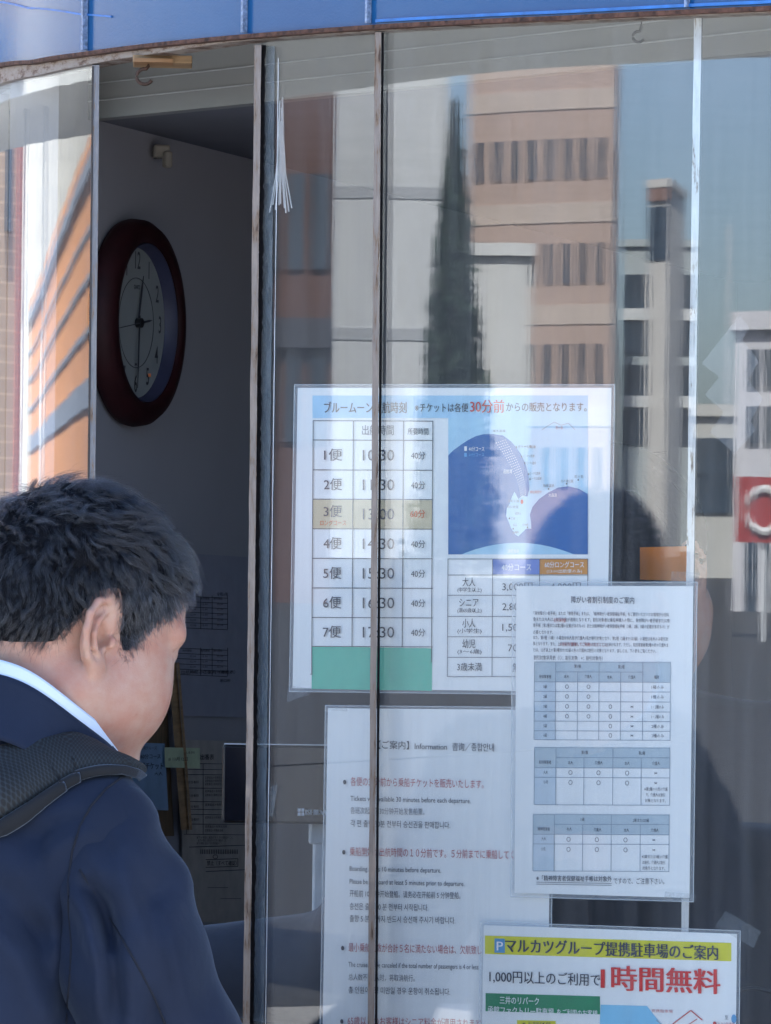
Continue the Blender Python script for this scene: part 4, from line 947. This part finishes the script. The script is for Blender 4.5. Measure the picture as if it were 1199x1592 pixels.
part_sdf('trousers', legs, (-.75, 2.95, .03), (-.08, 3.62, .9), .012, m_trouser, man)
for s in (1, -1):
    part_sdf('shoe', lambda X, Y, Z: smax(smin(ell(X, Y, Z, (-.36 + .085 * s, 3.32 - .085 * s, .035), (.10, .075, .045)), ell(X, Y, Z, (-.42 + .085 * s, 3.27 - .085 * s, .045), (.06, .05, .06)), .03), -(Z - .002), .002), (-.65, 3.05, 0.0005), (-.12, 3.56, .12), .007, m_black, man)
# collars: bands swept round the neck
def collar(name, r0, r1, zmid, amp, h, mat, th, flare=0.0):
    """a band round the neck, high at the nape and low at the throat; zmid = height of its upper edge at the sides"""
    c0 = np.array([NB[0] + .004, NB[1] - .002, 0]); fx = np.array([math.cos(R(42)), math.sin(R(42)), 0]); fy = np.array([-fx[1], fx[0], 0]); outer = []; inner = []
    n = 90; prof = 10
    for j in range(prof + 1):
        ro = []; ri = []; t = j / prof
        for i in range(n + 1):
            q = R(28 + (360 - 56) * i / n); cq, sq = math.cos(q), math.sin(q)
            ztop = CAMZ + zmid - amp * cq; rr = r1 + (r0 - r1) * (1 - t) + flare * (1 - t) ** 2
            lean = np.array([fx[0], fx[1], 0]) * .010 * (1 - (1 - t) * h / .06)
            p = c0 + (fx * cq * 1.02 + fy * sq * .98) * rr + lean; p[2] = ztop - h * (1 - t) + .0015 * math.sin(q * 5 + 1)
            ro.append(tuple(p)); p2 = p - (fx * cq + fy * sq) * th; p2[2] -= .001 * t; ri.append(tuple(p2))
        outer.append(ro); inner.append(ri)
    return MB().slab(outer, inner).build(name, mat, man, True)
m_shirt = simple('pale_blue_shirt', (.62, .72, .88), .7, var=.03)
collar('shirt_collar', .0735, .0700, -.170, .052, .030, m_shirt, .002)
collar('jacket_collar', .079, .0745, -.183, .053, .052, m_navy, .003, flare=.013)

# hair -----------------------------------------------------------------------------
HX = [-.115, -.09, -.07, -.056, -.044, -.032, -.020, -.008, .001, .007, .015, .022, .029, .038, .052, .066, .082, .12]
HZ = [-.040, -.052, -.056, -.048, -.018, .016, .030, .028, .004, -.014, -.024, -.016, -.002, .010, .022, .042, .058, .070]
def hairline(x): return np.interp(x, HX, HZ)
def hair_cap(X, Y, Z):
    x, y, z = HF.loc(X, Y, Z); d = head_local(x, y, z, False)
    th = .0012 + .0062 * np.clip((z - .02) / .08, 0, 1) + .0015 * np.clip((-.02 - x) / .06, 0, 1) + .0025 * wob(x, y, z, 110, 21) * np.clip((z - .0) / .05, 0, 1)
    th = np.minimum(th, .25 * (z - hairline(x) - .009 + .007 * wob(x, y, z, 210, 44)))
    return (d - th) * HF.s * .9
m_cap = simple('hair_base', (.006, .0065, .009), .8, spec=.1, var=.4, scale=200, bmp=.002)
part_sdf('hair', hair_cap, (hc[0] - .15, hc[1] - .15, hc[2] - .10), (hc[0] + .15, hc[1] + .15, hc[2] + .16), .0034, m_cap, man)
def hair_mat():
    m = bpy.data.materials.new('hair_strands'); m.use_nodes = True; n = m.node_tree; N, L = n.nodes, n.links; N.clear()
    out = N.new('ShaderNodeOutputMaterial'); h = N.new('ShaderNodeBsdfHairPrincipled'); inf = N.new('ShaderNodeHairInfo')
    h.parametrization = 'COLOR'
    L.new(ramp(N, L, inf.outputs['Random'], [(.0, (.006, .0065, .009)), (.92, (.010, .011, .014)), (.95, (.09, .095, .11)), (1.0, (.30, .31, .34))]), h.inputs['Color'])
    h.inputs['Roughness'].default_value = .26; h.inputs['Radial Roughness'].default_value = .4; L.new(h.outputs[0], out.inputs[0]); return m
m_hair = hair_mat()
def grow(name, FR, parent, N0, seed, lens, wavy, mat, hl=hairline, sel=None, over=9):
    r = np.random.default_rng(seed); d = r.normal(size=(N0 * over // 3, 3)); d /= np.linalg.norm(d, axis=1)[:, None]
    t = np.full(len(d), .0); c = np.array([-.008, 0, .02]); p = c + d * .16
    for _ in range(14):
        dist = head_local(p[:, 0], p[:, 1], p[:, 2], False); p = p - d * dist[:, None] * .95
    keep = (p[:, 2] > hl(p[:, 0]) + .001 + r.normal(size=len(p)) * .0045)
    if sel is not None: keep &= sel(p)
    p = p[keep][:N0]
    def nrm(q):
        e = .002; g = np.stack([head_local(q[:, 0] + e, q[:, 1], q[:, 2], False) - head_local(q[:, 0] - e, q[:, 1], q[:, 2], False),
                                head_local(q[:, 0], q[:, 1] + e, q[:, 2], False) - head_local(q[:, 0], q[:, 1] - e, q[:, 2], False),
                                head_local(q[:, 0], q[:, 1], q[:, 2] + e, False) - head_local(q[:, 0], q[:, 1], q[:, 2] - e, False)], 1)
        return g / (np.linalg.norm(g, axis=1)[:, None] + 1e-9)
    K_ = 10; NG = max(200, N0 // 30); crown = np.array([-.055, .012, .095])
    gp = p[:NG]; n = len(gp); w = gp - crown; top = np.clip((gp[:, 2] - .02) / .07, 0, 1)
    L0 = (lens[0] + (lens[1] - lens[0]) * top) * (.65 + .6 * r.random(n)) * np.clip((gp[:, 2] - hl(gp[:, 0])) / .03, .4, 1)
    pts = np.empty((n, K_, 3)); q = gp - nrm(gp) * .001
    lock = np.stack([wob(gp[:, 0], gp[:, 1], gp[:, 2], 120, seed * 10 + i, 6) for i in range(3)], 1) * 1.5
    ph = wob(gp[:, 0], gp[:, 1], gp[:, 2], 55, seed + 77, 6) * 9 + r.normal(size=n) * .5; rnd = r.normal(size=(n, 3)) * .25; hl_ = .5 + .75 * r.random(n)
    for k in range(K_):
        pts[:, k] = q; N_ = nrm(q); tt = k / (K_ - 1)
        D = w / (np.linalg.norm(w, axis=1)[:, None] + 1e-6) + np.array([.55, 0, -.25]) * top[:, None] + np.array([-.10, 0, -1.0]) * (1 - top[:, None])
        D = D + lock * .6 * wavy + rnd; side = np.cross(N_, D); D = D + side * (np.sin(ph + tt * 5.5) * .95 * wavy * (.35 + .65 * top))[:, None]
        D = D - N_ * (D * N_).sum(1)[:, None]; D /= np.linalg.norm(D, axis=1)[:, None] + 1e-9
        hgt = head_local(q[:, 0], q[:, 1], q[:, 2], False)
        tgt = (.0030 + .0108 * top + .0045 * np.clip(-gp[:, 0] / .08, 0, 1)) * hl_ * math.sin(min(1, tt * 1.8 + .18) * 1.57)
        D = D + N_ * np.clip((tgt - hgt) * 130, -.9, 1.2)[:, None]; D /= np.linalg.norm(D, axis=1)[:, None] + 1e-9
        q = q + D * (L0 / (K_ - 1))[:, None]
    near = np.empty(len(p), int)
    for i in range(0, len(p), 2000):
        near[i:i + 2000] = ((p[i:i + 2000, None, :] - gp[None]) ** 2).sum(2).argmin(1)
    n = len(p); off = p - gp[near]; t_ = np.linspace(0, 1, K_)[None, :, None]; stray = (r.random(n) < .09)[:, None, None]
    conv = np.where(stray, 1.0, 1 - .84 * t_ ** .8); fr_ = r.normal(size=(n, 1, 3)) * np.where(stray, .0055, .0011) * t_
    g0 = pts[near]; sc_ = (.75 + .35 * r.random(n))[:, None, None]
    pts = g0[:, :1] + (g0 - g0[:, :1]) * sc_ + off[:, None, :] * conv + fr_
    Wd = FR.wv(pts.reshape(-1, 3))
    hc_ = bpy.data.hair_curves.new(name); hc_.add_curves([K_] * n); hc_.attributes['position'].data.foreach_set('vector', Wd.astype(np.float32).ravel())
    ra = hc_.attributes.get('radius') or hc_.attributes.new('radius', 'FLOAT', 'POINT')
    rad = np.tile(np.linspace(.00010, .00003, K_), n).astype(np.float32); ra.data.foreach_set('value', rad)
    hc_.materials.append(mat); o = bpy.data.objects.new(name, hc_); COL.objects.link(o); o.parent = parent; return o
grow('hair_strands', HF, man, 70000, 3, (.018, .040), 1.0, m_hair)
def grey_hair_mat():
    m = hair_mat(); m.name = 'grey_hair'; m.node_tree.nodes['Color Ramp'].color_ramp.elements[1].position = .35; m.node_tree.nodes['Color Ramp'].color_ramp.elements[2].position = .5; return m
grow('grey_temple_hair', HF, man, 5200, 31, (.016, .026), .6, grey_hair_mat(), sel=lambda p: (p[:, 0] > -.012) & (p[:, 2] < .050) & (p[:, 1] < 0), over=60)

# backpack with its strap over the right shoulder ---------------------------------------
pack = empty('backpack', 'black backpack whose mesh strap crosses the man\'s right shoulder', 'backpack', loc=(-.58, 3.05, CAMZ - .55))
def pch(o): o.parent = pack; o.matrix_parent_inverse = Matrix.Translation(pack.location).inverted(); return o
def jdist(p):
    a = [np.array([p[i]], float) for i in range(3)]; return float(min(torso(*a)[0], sleeve(*a)[0] + .03))
def jn(p):
    e = .004; g_ = Vector([jdist([p[j] + (e if i == j else 0) for j in range(3)]) - jdist([p[j] - (e if i == j else 0) for j in range(3)]) for i in range(3)]); return g_.normalized()
ctr = [(214, 1200, 3.32), (188, 1188, 3.27), (150, 1178, 3.22), (110, 1176, 3.17), (70, 1186, 3.13), (30, 1204, 3.10), (-20, 1228, 3.08), (-80, 1262, 3.06), (-150, 1310, 3.05)]
wid = [.008, .017, .027, .034, .038, .040, .041, .042, .042]
cp = []
for (x, y, Y_) in ctr:
    p = P(x, y, Y_)
    rd_ = (p - Vector((0, 0, CAMZ))).normalized(); p = Vector((0, 0, CAMZ)) + rd_ * 2.7
    for _ in range(60):
        dd_ = jdist(p - MO) - .006
        if dd_ < .0006: break
        p = p + rd_ * min(dd_ * .8, .05)
    cp.append(p - MO)
def ribbon(name, e0, e1, lift, thick, mat, n=60, m=8):
    A = []; B = []
    for i in range(n + 1):
        t = i / n * (len(cp) - 1); k = min(int(t), len(cp) - 2); f_ = t - k
        g_ = lambda j: cp[max(0, min(len(cp) - 1, j))]
        p = .5 * ((2 * g_(k)) + (-g_(k - 1) + g_(k + 1)) * f_ + (2 * g_(k - 1) - 5 * g_(k) + 4 * g_(k + 1) - g_(k + 2)) * f_ ** 2 + (-g_(k - 1) + 3 * g_(k) - 3 * g_(k + 1) + g_(k + 2)) * f_ ** 3)
        tan = (g_(k + 1) - g_(k)).normalized(); N_ = jn(p); sd_ = tan.cross(N_).normalized(); w = (wid[k] * (1 - f_) + wid[k + 1] * f_)
        ra = []; rb = []
        for j in range(m + 1):
            u = e0 + (e1 - e0) * j / m; q = p + sd_ * (u * w); q = q + N_ * (-.35 * w * u * u)
            dq = jdist(q); q = q + N_ * max(0, .004 - dq)
            bul = (1 - (2 * j / m - 1) ** 4) ** .5 if 0 < j < m else 0.05
            ra.append(q + N_ * (lift + thick * bul)); rb.append(q + N_ * (lift - .002))
        A.append(ra); B.append(rb)
    o = pch(MB().slab(A, B).build(name, mat, None, True)); uv = o.data.uv_layers.new(name='UVMap'); nv = (n + 1) * (m + 1)
    Lg = sum((cp[i + 1] - cp[i]).length for i in range(len(cp) - 1))
    for lp in o.data.loops:
        k = lp.vertex_index % nv; uv.data[lp.index].uv = (k // (m + 1) / n * Lg, (k % (m + 1)) / m * .075)
    return o
def mesh_mat():
    m, n, b, N, L = nm('spacer_mesh'); tc = N.new('ShaderNodeTexCoord'); mp = N.new('ShaderNodeMapping'); mp.inputs['Scale'].default_value = (310, 250, 1)
    mp.inputs['Rotation'].default_value = (0, 0, R(45)); sc = N.new('ShaderNodeMapping'); sc.inputs['Scale'].default_value = (1.0, .62, 1)
    L.new(tc.outputs['UV'], sc.inputs[0]); L.new(sc.outputs[0], mp.inputs[0]); vo = N.new('ShaderNodeTexVoronoi'); vo.voronoi_dimensions = '2D'; vo.inputs['Scale'].default_value = 1.0; vo.inputs['Randomness'].default_value = .0
    L.new(mp.outputs[0], vo.inputs['Vector']); L.new(ramp(N, L, vo.outputs['Distance'], [(.34, (.004, .005, .007)), (.55, (.017, .026, .033))]), b.inputs['Base Color'])
    L.new(bump(N, L, vo.outputs['Distance'], .6, .0008), b.inputs['Normal']); b.inputs['Roughness'].default_value = .75; return m
ribbon('strap', -.72, 1.0, .002, .007, mesh_mat()); ribbon('strap_piping', -1.0, -.70, .002, .006, cloth_mat('black_webbing', (.012, .014, .018), .3), m=4)
o = pch(MB().box((-.60, 3.03, CAMZ - .56), (.16, .30, .44), R(-48 + 90 + 0)).build('pack_body', cloth_mat('black_nylon', (.012, .012, .014)))); bevel(o, .05, 5)

def onjacket(x, y, off):
    p = P(x, y, 3.3); rd_ = (p - Vector((0, 0, CAMZ))).normalized(); p = Vector((0, 0, CAMZ)) + rd_ * 2.8
    for _ in range(80):
        q = p - MO; a_ = [np.array([q[i]], float) for i in range(3)]; dd_ = float(min(torso(*a_)[0], sleeve(*a_)[0])) - off
        if dd_ < .0002: break
        p = p + rd_ * min(dd_ * .7, .04)
    return p - MO
for path in ([(208, 1200), (190, 1208), (165, 1226), (142, 1252), (124, 1285), (112, 1325), (106, 1370), (107, 1420), (111, 1470), (108, 1530), (100, 1620)], [(124, 1352), (150, 1392), (182, 1445), (212, 1498), (240, 1550), (268, 1620)]):
    pts = []
    for i in range(len(path) - 1):
        for k in range(5): t = k / 5; pts.append(onjacket(path[i][0] * (1 - t) + path[i + 1][0] * t, path[i][1] * (1 - t) + path[i + 1][1] * t, -.0002))
    MB().tube(pts, .0011, 6).build('seam', simple('dark_seam', (.004, .007, .017), .9), man, True)
man.location = MO; pack.location += MO

# the clerk -------------------------------------------------------------------------
CH = Frame3(tuple(P(960, 902, 3.80)), R(238), R(46), R(6), .98)
cpos = Vector(CH.o)
SCR = (cpos.x + .19, cpos.y + .03, CAMZ - .270); SCL = (cpos.x - .17, cpos.y + .02, CAMZ - .295)
CEL = P(560, 1510, 3.98); CWR = P(335, 1505, 4.04)
def clerk_skin(X, Y, Z):
    x, y, z = CH.loc(X, Y, Z); d = head_local(x, y, z); nk = CH.w((-.03, 0, -.05)); return smin(d, cone(X, Y, Z, nk, (cpos.x, cpos.y + .05, CAMZ - .26), .055, .06), .02)
c3 = CH.o; xs, ys, zs = [np.arange(c3[i] - .15, c3[i] + .16, .005) for i in range(3)]; zs = np.arange(c3[2] - .26, c3[2] + .15, .005)
V, Fc = surface_nets(clerk_skin, xs, ys, zs); clerk = link('person', np_mesh('person', V, Fc), None, m_skin); tag(clerk, 'dark haired clerk in dark uniform bending inside the booth behind the notices', 'person')
def ctor(X, Y, Z):
    d = cone(X, Y, Z, SCR, SCL, .075, .07); d = smin(d, cone(X, Y, Z, (cpos.x, cpos.y + .06, CAMZ - .22), SCR, .07, .06), .05)
    d = smin(d, ell(X, Y, Z, (cpos.x + .02, cpos.y + .07, CAMZ - .50), (.21, .13, .28)), .06); d = smin(d, cone(X, Y, Z, SCR, (SCR[0] + .06, SCR[1] - .01, CAMZ - .56), .075, .06), .03)
    return d + .003 * wob(X, Y, Z, 40, 2)
part_sdf('uniform_jacket', ctor, (cpos.x - .35, cpos.y - .12, CAMZ - .9), (cpos.x + .40, cpos.y + .30, CAMZ - .10), .009, m_dark, clerk)
def carm(X, Y, Z): 
    d = smin(cone(X, Y, Z, SCL, tuple(CEL), .068, .062), cone(X, Y, Z, tuple(CEL), tuple(CWR), .064, .048), .025); return d + .004 * wob(X, Y, Z, 50, 12)
part_sdf('sleeve', carm, (CWR.x - .09, cpos.y - .12, CAMZ - .68), (cpos.x - .02, 4.14, CAMZ - .15), .007, m_sleeve2, clerk)
part_sdf('hand', lambda X, Y, Z: hands_sdf(X, Y, Z, tuple(CWR + Vector((-.03, 0, 0))), (-1, .05, -.1), 1), (CWR.x - .22, CWR.y - .1, CWR.z - .08), (CWR.x + .03, CWR.y + .1, CWR.z + .06), .005, m_skin, clerk)
grow('hair_strands', CH, clerk, 9000, 9, (.02, .04), .6, m_hair)
def chair_cap(X, Y, Z):
    x, y, z = CH.loc(X, Y, Z); return head_local(x, y, z, False) - np.minimum(.016, .6 * (z - hairline(x) + .012))
part_sdf('hair', chair_cap, (c3[0] - .16, c3[1] - .16, c3[2] - .12), (c3[0] + .16, c3[1] + .16, c3[2] + .17), .005, m_cap, clerk)

# ------------------------------------------------------------------ the street the glass reflects
def bmat(name, c, brick=None, rough=.85):
    m, n, b, N, L = nm(name)
    if brick:
        tc = N.new('ShaderNodeTexCoord'); br = N.new('ShaderNodeTexBrick'); br.inputs['Scale'].default_value = brick; mp = N.new('ShaderNodeMapping'); mp.inputs['Rotation'].default_value = (R(90), 0, 0)
        sx = N.new('ShaderNodeSeparateXYZ'); cb = N.new('ShaderNodeCombineXYZ'); ad = N.new('ShaderNodeMath'); L.new(tc.outputs['Object'], sx.inputs[0]); L.new(sx.outputs[0], ad.inputs[0]); L.new(sx.outputs[1], ad.inputs[1])
        L.new(ad.outputs[0], cb.inputs[0]); L.new(sx.outputs[2], cb.inputs[1]); L.new(cb.outputs[0], br.inputs['Vector'])
        br.inputs['Color1'].default_value = (*c, 1); br.inputs['Color2'].default_value = (*[q * .8 for q in c], 1); br.inputs['Mortar'].default_value = (*[q * 1.25 for q in c], 1); L.new(br.outputs[0], b.inputs['Base Color'])
    else:
        v = coords(N, L); f = noise(N, L, v, .6, 5); L.new(ramp(N, L, f, [(.3, [q * .9 for q in c]), (.7, [min(1, q * 1.08) for q in c])]), b.inputs['Base Color'])
    b.inputs['Roughness'].default_value = rough; return m
m_win = simple('window_glass', (.03, .05, .075), .15, var=.3, scale=.3)
def building(label, a, b, depth, H, mat, cols_=0, rows_=(), wsz=(1.2, 1.5), bands=(), bmat_=None, name='building', span=(0.03, .97), wm=None):
    d = (b - a); n = Vector((-d.y, d.x)).normalized(); c = (a + b) / 2
    if n.dot(-c) > 0: n = -n                          # n points away from the booth
    root = empty(name, label, 'building', loc=(c.x, c.y, 0)); ang = math.atan2(d.y, d.x); L_ = d.length
    mc = n * depth / 2; o = MB().box((mc.x, mc.y, H / 2), (L_, depth, H), ang).build('wall', mat, root)
    rc = MB().box((mc.x, mc.y, H + .15), (L_ + .5, depth + .5, .3), ang).build('roof', mat, root)
    wme = None; du = d.normalized()
    for z in rows_:
        for i in range(cols_):
            t = span[0] + (span[1] - span[0]) * (i + .5) / cols_ - .5; q = du * (t * L_) - n * .06
            if wme is None:
                mb = MB(); mb.box((0, 0, 0), (wsz[0], .12, wsz[1])); wme = mesh('window', mb.V, mb.F); wme.materials.append(wm or m_win)
            w = bpy.data.objects.new('window', wme); COL.objects.link(w); w.parent = root; w.location = (q.x, q.y, z); w.rotation_euler = (0, 0, ang)
    for (z, h, pr) in bands:
        q = -n * (pr / 2); MB().box((q.x, q.y, z), (L_ + .1, pr, h), ang).build('band', bmat_ or mat, root)
    return root
Z_ = lambda y, dist: CAMZ + (796 - y) / F * (dist + 3.7)
tan_ = bmat('tan_render', (.43, .325, .275)); tan2 = bmat('pale_band', (.50, .42, .365))
building('tan apartment block with rows of narrow windows', Rf(722, 135), Rf(950, 132), 5, 30, tan_, 8, (3.2, 6.85, 10.4, 14.1), (.95, 1.4), [(5.0, .7, .06), (8.6, .7, .06), (12.2, .7, .06), (16.2, .7, .06)], tan2)
building('low white annex in front of the tan block', Rf(722, 89), Rf(822, 89), 6, Z_(392, 88), bmat('white_render', (.60, .61, .60)), 0)
building('pale grey slab building beside the conifer', Rf(512, 125), Rf(690, 125), 14, 32, bmat('pale_concrete', (.52, .54, .55)), 0, bands=[(Z_(300, 125), .4, .06), (Z_(520, 125), .4, .06)], bmat_=bmat('grey_band', (.36, .38, .40)))
building('dark brown building left of the grey slab', Rf(392, 61), Rf(511, 61), 10, 16, bmat('dark_brown', (.12, .062, .045)), 3, (3.5, 6.4), (1.3, 1.6), bands=[(Z_(520, 61), .5, .3)], bmat_=bmat('slate', (.06, .065, .08)))
teal = bmat('grey_curtain', (.40, .45, .46))
building('grey office block with teal window bands', Rf(965, 165), Rf(1078, 165), 12, Z_(380, 165), teal, 10, (Z_(520, 165), Z_(450, 165), Z_(590, 165), Z_(660, 165)), (1.5, 1.5), bands=[(Z_(485, 165), .5, .3), (Z_(620, 165), .5, .3)], bmat_=bmat('white_band', (.62, .64, .64)))
building('small white block with brown parapet', Rf(1003, 140), Rf(1035, 139), 6, Z_(290, 140), bmat('offwhite', (.55, .54, .52)), 3, (Z_(380, 140), Z_(340, 140)), (.9, 1.0), bands=[(Z_(300, 140), .5, .2)], bmat_=bmat('parapet', (.22, .13, .10)))
building('low pale building under the mast', Rf(1078, 94), Rf(1142, 94), 8, Z_(640, 93), bmat('pale_stucco', (.50, .50, .47)), 5, (Z_(705, 93), Z_(760, 93)), (.8, 1.0))
wb = building('white building with dark ribbon windows and a red round sign', Rf(1142, 60), Rf(1270, 60), 9, Z_(500, 58), bmat('white_panel', (.62, .62, .66)), 16, (Z_(560, 58), Z_(650, 58), Z_(850, 58), Z_(900, 58), Z_(950, 58)), (.8, .6))
# red sign with a white ring standing in front of that building
sg = empty('round_logo_sign', 'red sign panel with a white ring in front of the white building', 'sign', loc=(*Rf(1192, 45), 0)); an = math.atan2(*(Rf(1199, 45) - Rf(1160, 45)).yx)
MB().box((0, 0, Z_(785, 45)), (2.9, .12, .82), an).build('panel', bmat('red_sign', (.34, .035, .03)), sg)
MB().box((0, 0, .57), (.3, .2, 1.14), an).build('post', m_white, sg)
mb = MB(); c0 = Vector((0, 0, Z_(785, 45))); fx = Vector((math.cos(an), math.sin(an), 0)); nn = Vector((1, .0, 0)); pts = [c0 + nn * .12 + fx * (1.05 * math.cos(q)) + Vector((0, 0, .27 * math.sin(q))) for q in np.linspace(0, 2 * math.pi, 33)]
mb.tube(pts, .055, 6).build('ring', bmat('sign_white', (.75, .75, .75)), sg)
ma = empty('radio_mast', 'thin lattice radio mast behind the low pale building', 'mast', loc=(*Rf(1130, 100), 0))
for i in range(3):
    q = 2 * math.pi * i / 3; MB().tube([(.5 * math.cos(q), .5 * math.sin(q), 0), (.06 * math.cos(q), .06 * math.sin(q), Z_(345, 100))], .05, 5).build('leg', m_white, ma)
mb = MB()
for k in range(14):
    t = k / 14; r_ = .5 * (1 - t) + .06 * t; z = Z_(345, 100) * t
    mb.tube([(r_ * math.cos(q), r_ * math.sin(q), z) for q in (0, 2.09, 4.19, 6.28)], .03, 4)
mb.build('bracing', m_white, ma)
# left side: long orange brick range, tall pale block, near tan brick block
org = bmat('orange_brick', (.50, .235, .105), 3.0); slate = bmat('slate_band', (.16, .19, .24)); A_ = Rf(150, 60); B_ = Rf(48, 118)
bh = Z_(238, 62)
building('long orange brick hall with dark cornices', A_, B_, 9, bh, org, 0, bands=[(bh - .15, .35, .5), (bh * .83, .12, .16), (bh * .72, .12, .16), (bh * .60, .12, .16), (bh * .46, .50, .18)], bmat_=slate)
building('tall pale tower block beyond the brick hall', Rf(140, 190), Rf(34, 190), 14, 44, bmat('cream_tower', (.72, .70, .62)), 8, (8, 12, 16, 20, 24), (1.4, 2.6), wm=bmat('cream_shade', (.55, .54, .50)))
nb = building('tan brick block with red brick pier', Rf(34, 34), Rf(-58, 34), 10, 24, bmat('tan_brick', (.44, .31, .21), 1.6), 2, (5, 8.4), (1.2, 1.5))
pr_ = Rf(29, 33.6) - Vector(nb.location[:2]); MB().box((pr_.x, pr_.y, 12), (1.3, 1.3, 24), R(30)).build('pier', bmat('red_brick', (.34, .085, .05), 2.4), nb)
# curved walkway roof round the booth
ringp = []
for px, y in [(-55, 222), (-30, 217), (0, 212), (30, 207), (60, 203), (100, 199), (135, 195), (200, 180), (270, 162), (410, 146), (520, 135), (600, 128), (700, 118), (850, 109), (1000, 106), (1199, 102)]:
    el = (796 - y) / F; ringp.append(Rf(px, 1.12 / el - 3.7))
c0 = Vector((0, 3.8)); A = []; B = []
for zr in (CAMZ + 1.12, CAMZ + 1.40):
    B.append([((p.x), (p.y), zr) for p in ringp]); A.append([(p.x - (p - c0).normalized().x * 1.5, p.y - (p - c0).normalized().y * 1.5, zr) for p in ringp])
wk = empty('walkway_canopy', 'flat curved walkway roof on slim white posts beyond the booth', 'canopy', loc=(0, 0, 0))
MB().slab(A, B).build('roof_slab', bmat('canopy_grey', (.62, .64, .62)), wk)
A2 = [[(p.x - (p - c0).normalized().x * 1.55, p.y - (p - c0).normalized().y * 1.55, z) for p in ringp[:4]] for z in (CAMZ + 1.20, CAMZ + 1.34)]
B2 = [[(p.x - (p - c0).normalized().x * 1.51, p.y - (p - c0).normalized().y * 1.51, z) for p in ringp[:4]] for z in (CAMZ + 1.20, CAMZ + 1.34)]
MB().slab(A2, B2).build('blue_fascia', m_blue, wk)
for px in (38, 66):
    p = Rf(px, 6.6); MB().tube([(p.x, p.y, 0), (p.x, p.y, CAMZ + 1.125)], .045, 10).build('post', m_white, wk, True)
# conifer
def conifer(label, loc, H, rad):
    t = empty('conifer_tree', label, 'tree', loc=(loc.x, loc.y, 0)); MB().tube([(0, 0, 0), (0, 0, H * .5), (0, 0, H * .97)], [.14, .09, .02], 7).build('trunk', m_dkwood, t)
    V = []; Fc = []; r = np.random.default_rng(5)
    for i in range(9000):
        h = r.random() ** .8; z = .5 + h * (H - .5); rr = rad * (1 - h) ** .85 * (.35 + .7 * r.random() ** .5) * (1 + .18 * math.sin(z * 9 + i % 7)); q = r.random() * 6.283
        c = np.array([rr * math.cos(q), rr * math.sin(q), z]); a = r.normal(size=3) * .13; b = r.normal(size=3) * .08; k = len(V); V += [tuple(c - a), tuple(c + b), tuple(c + a), tuple(c - b)]; Fc.append((k, k + 1, k + 2, k + 3))
    link('crown', mesh('crown', V, Fc), t, simple('conifer_leaf', (.02, .045, .025), .7, var=.5, scale=3))
conifer('tall narrow dark conifer between the pale slab and the white annex', Rf(700, 62), Z_(170, 62), 2.7)
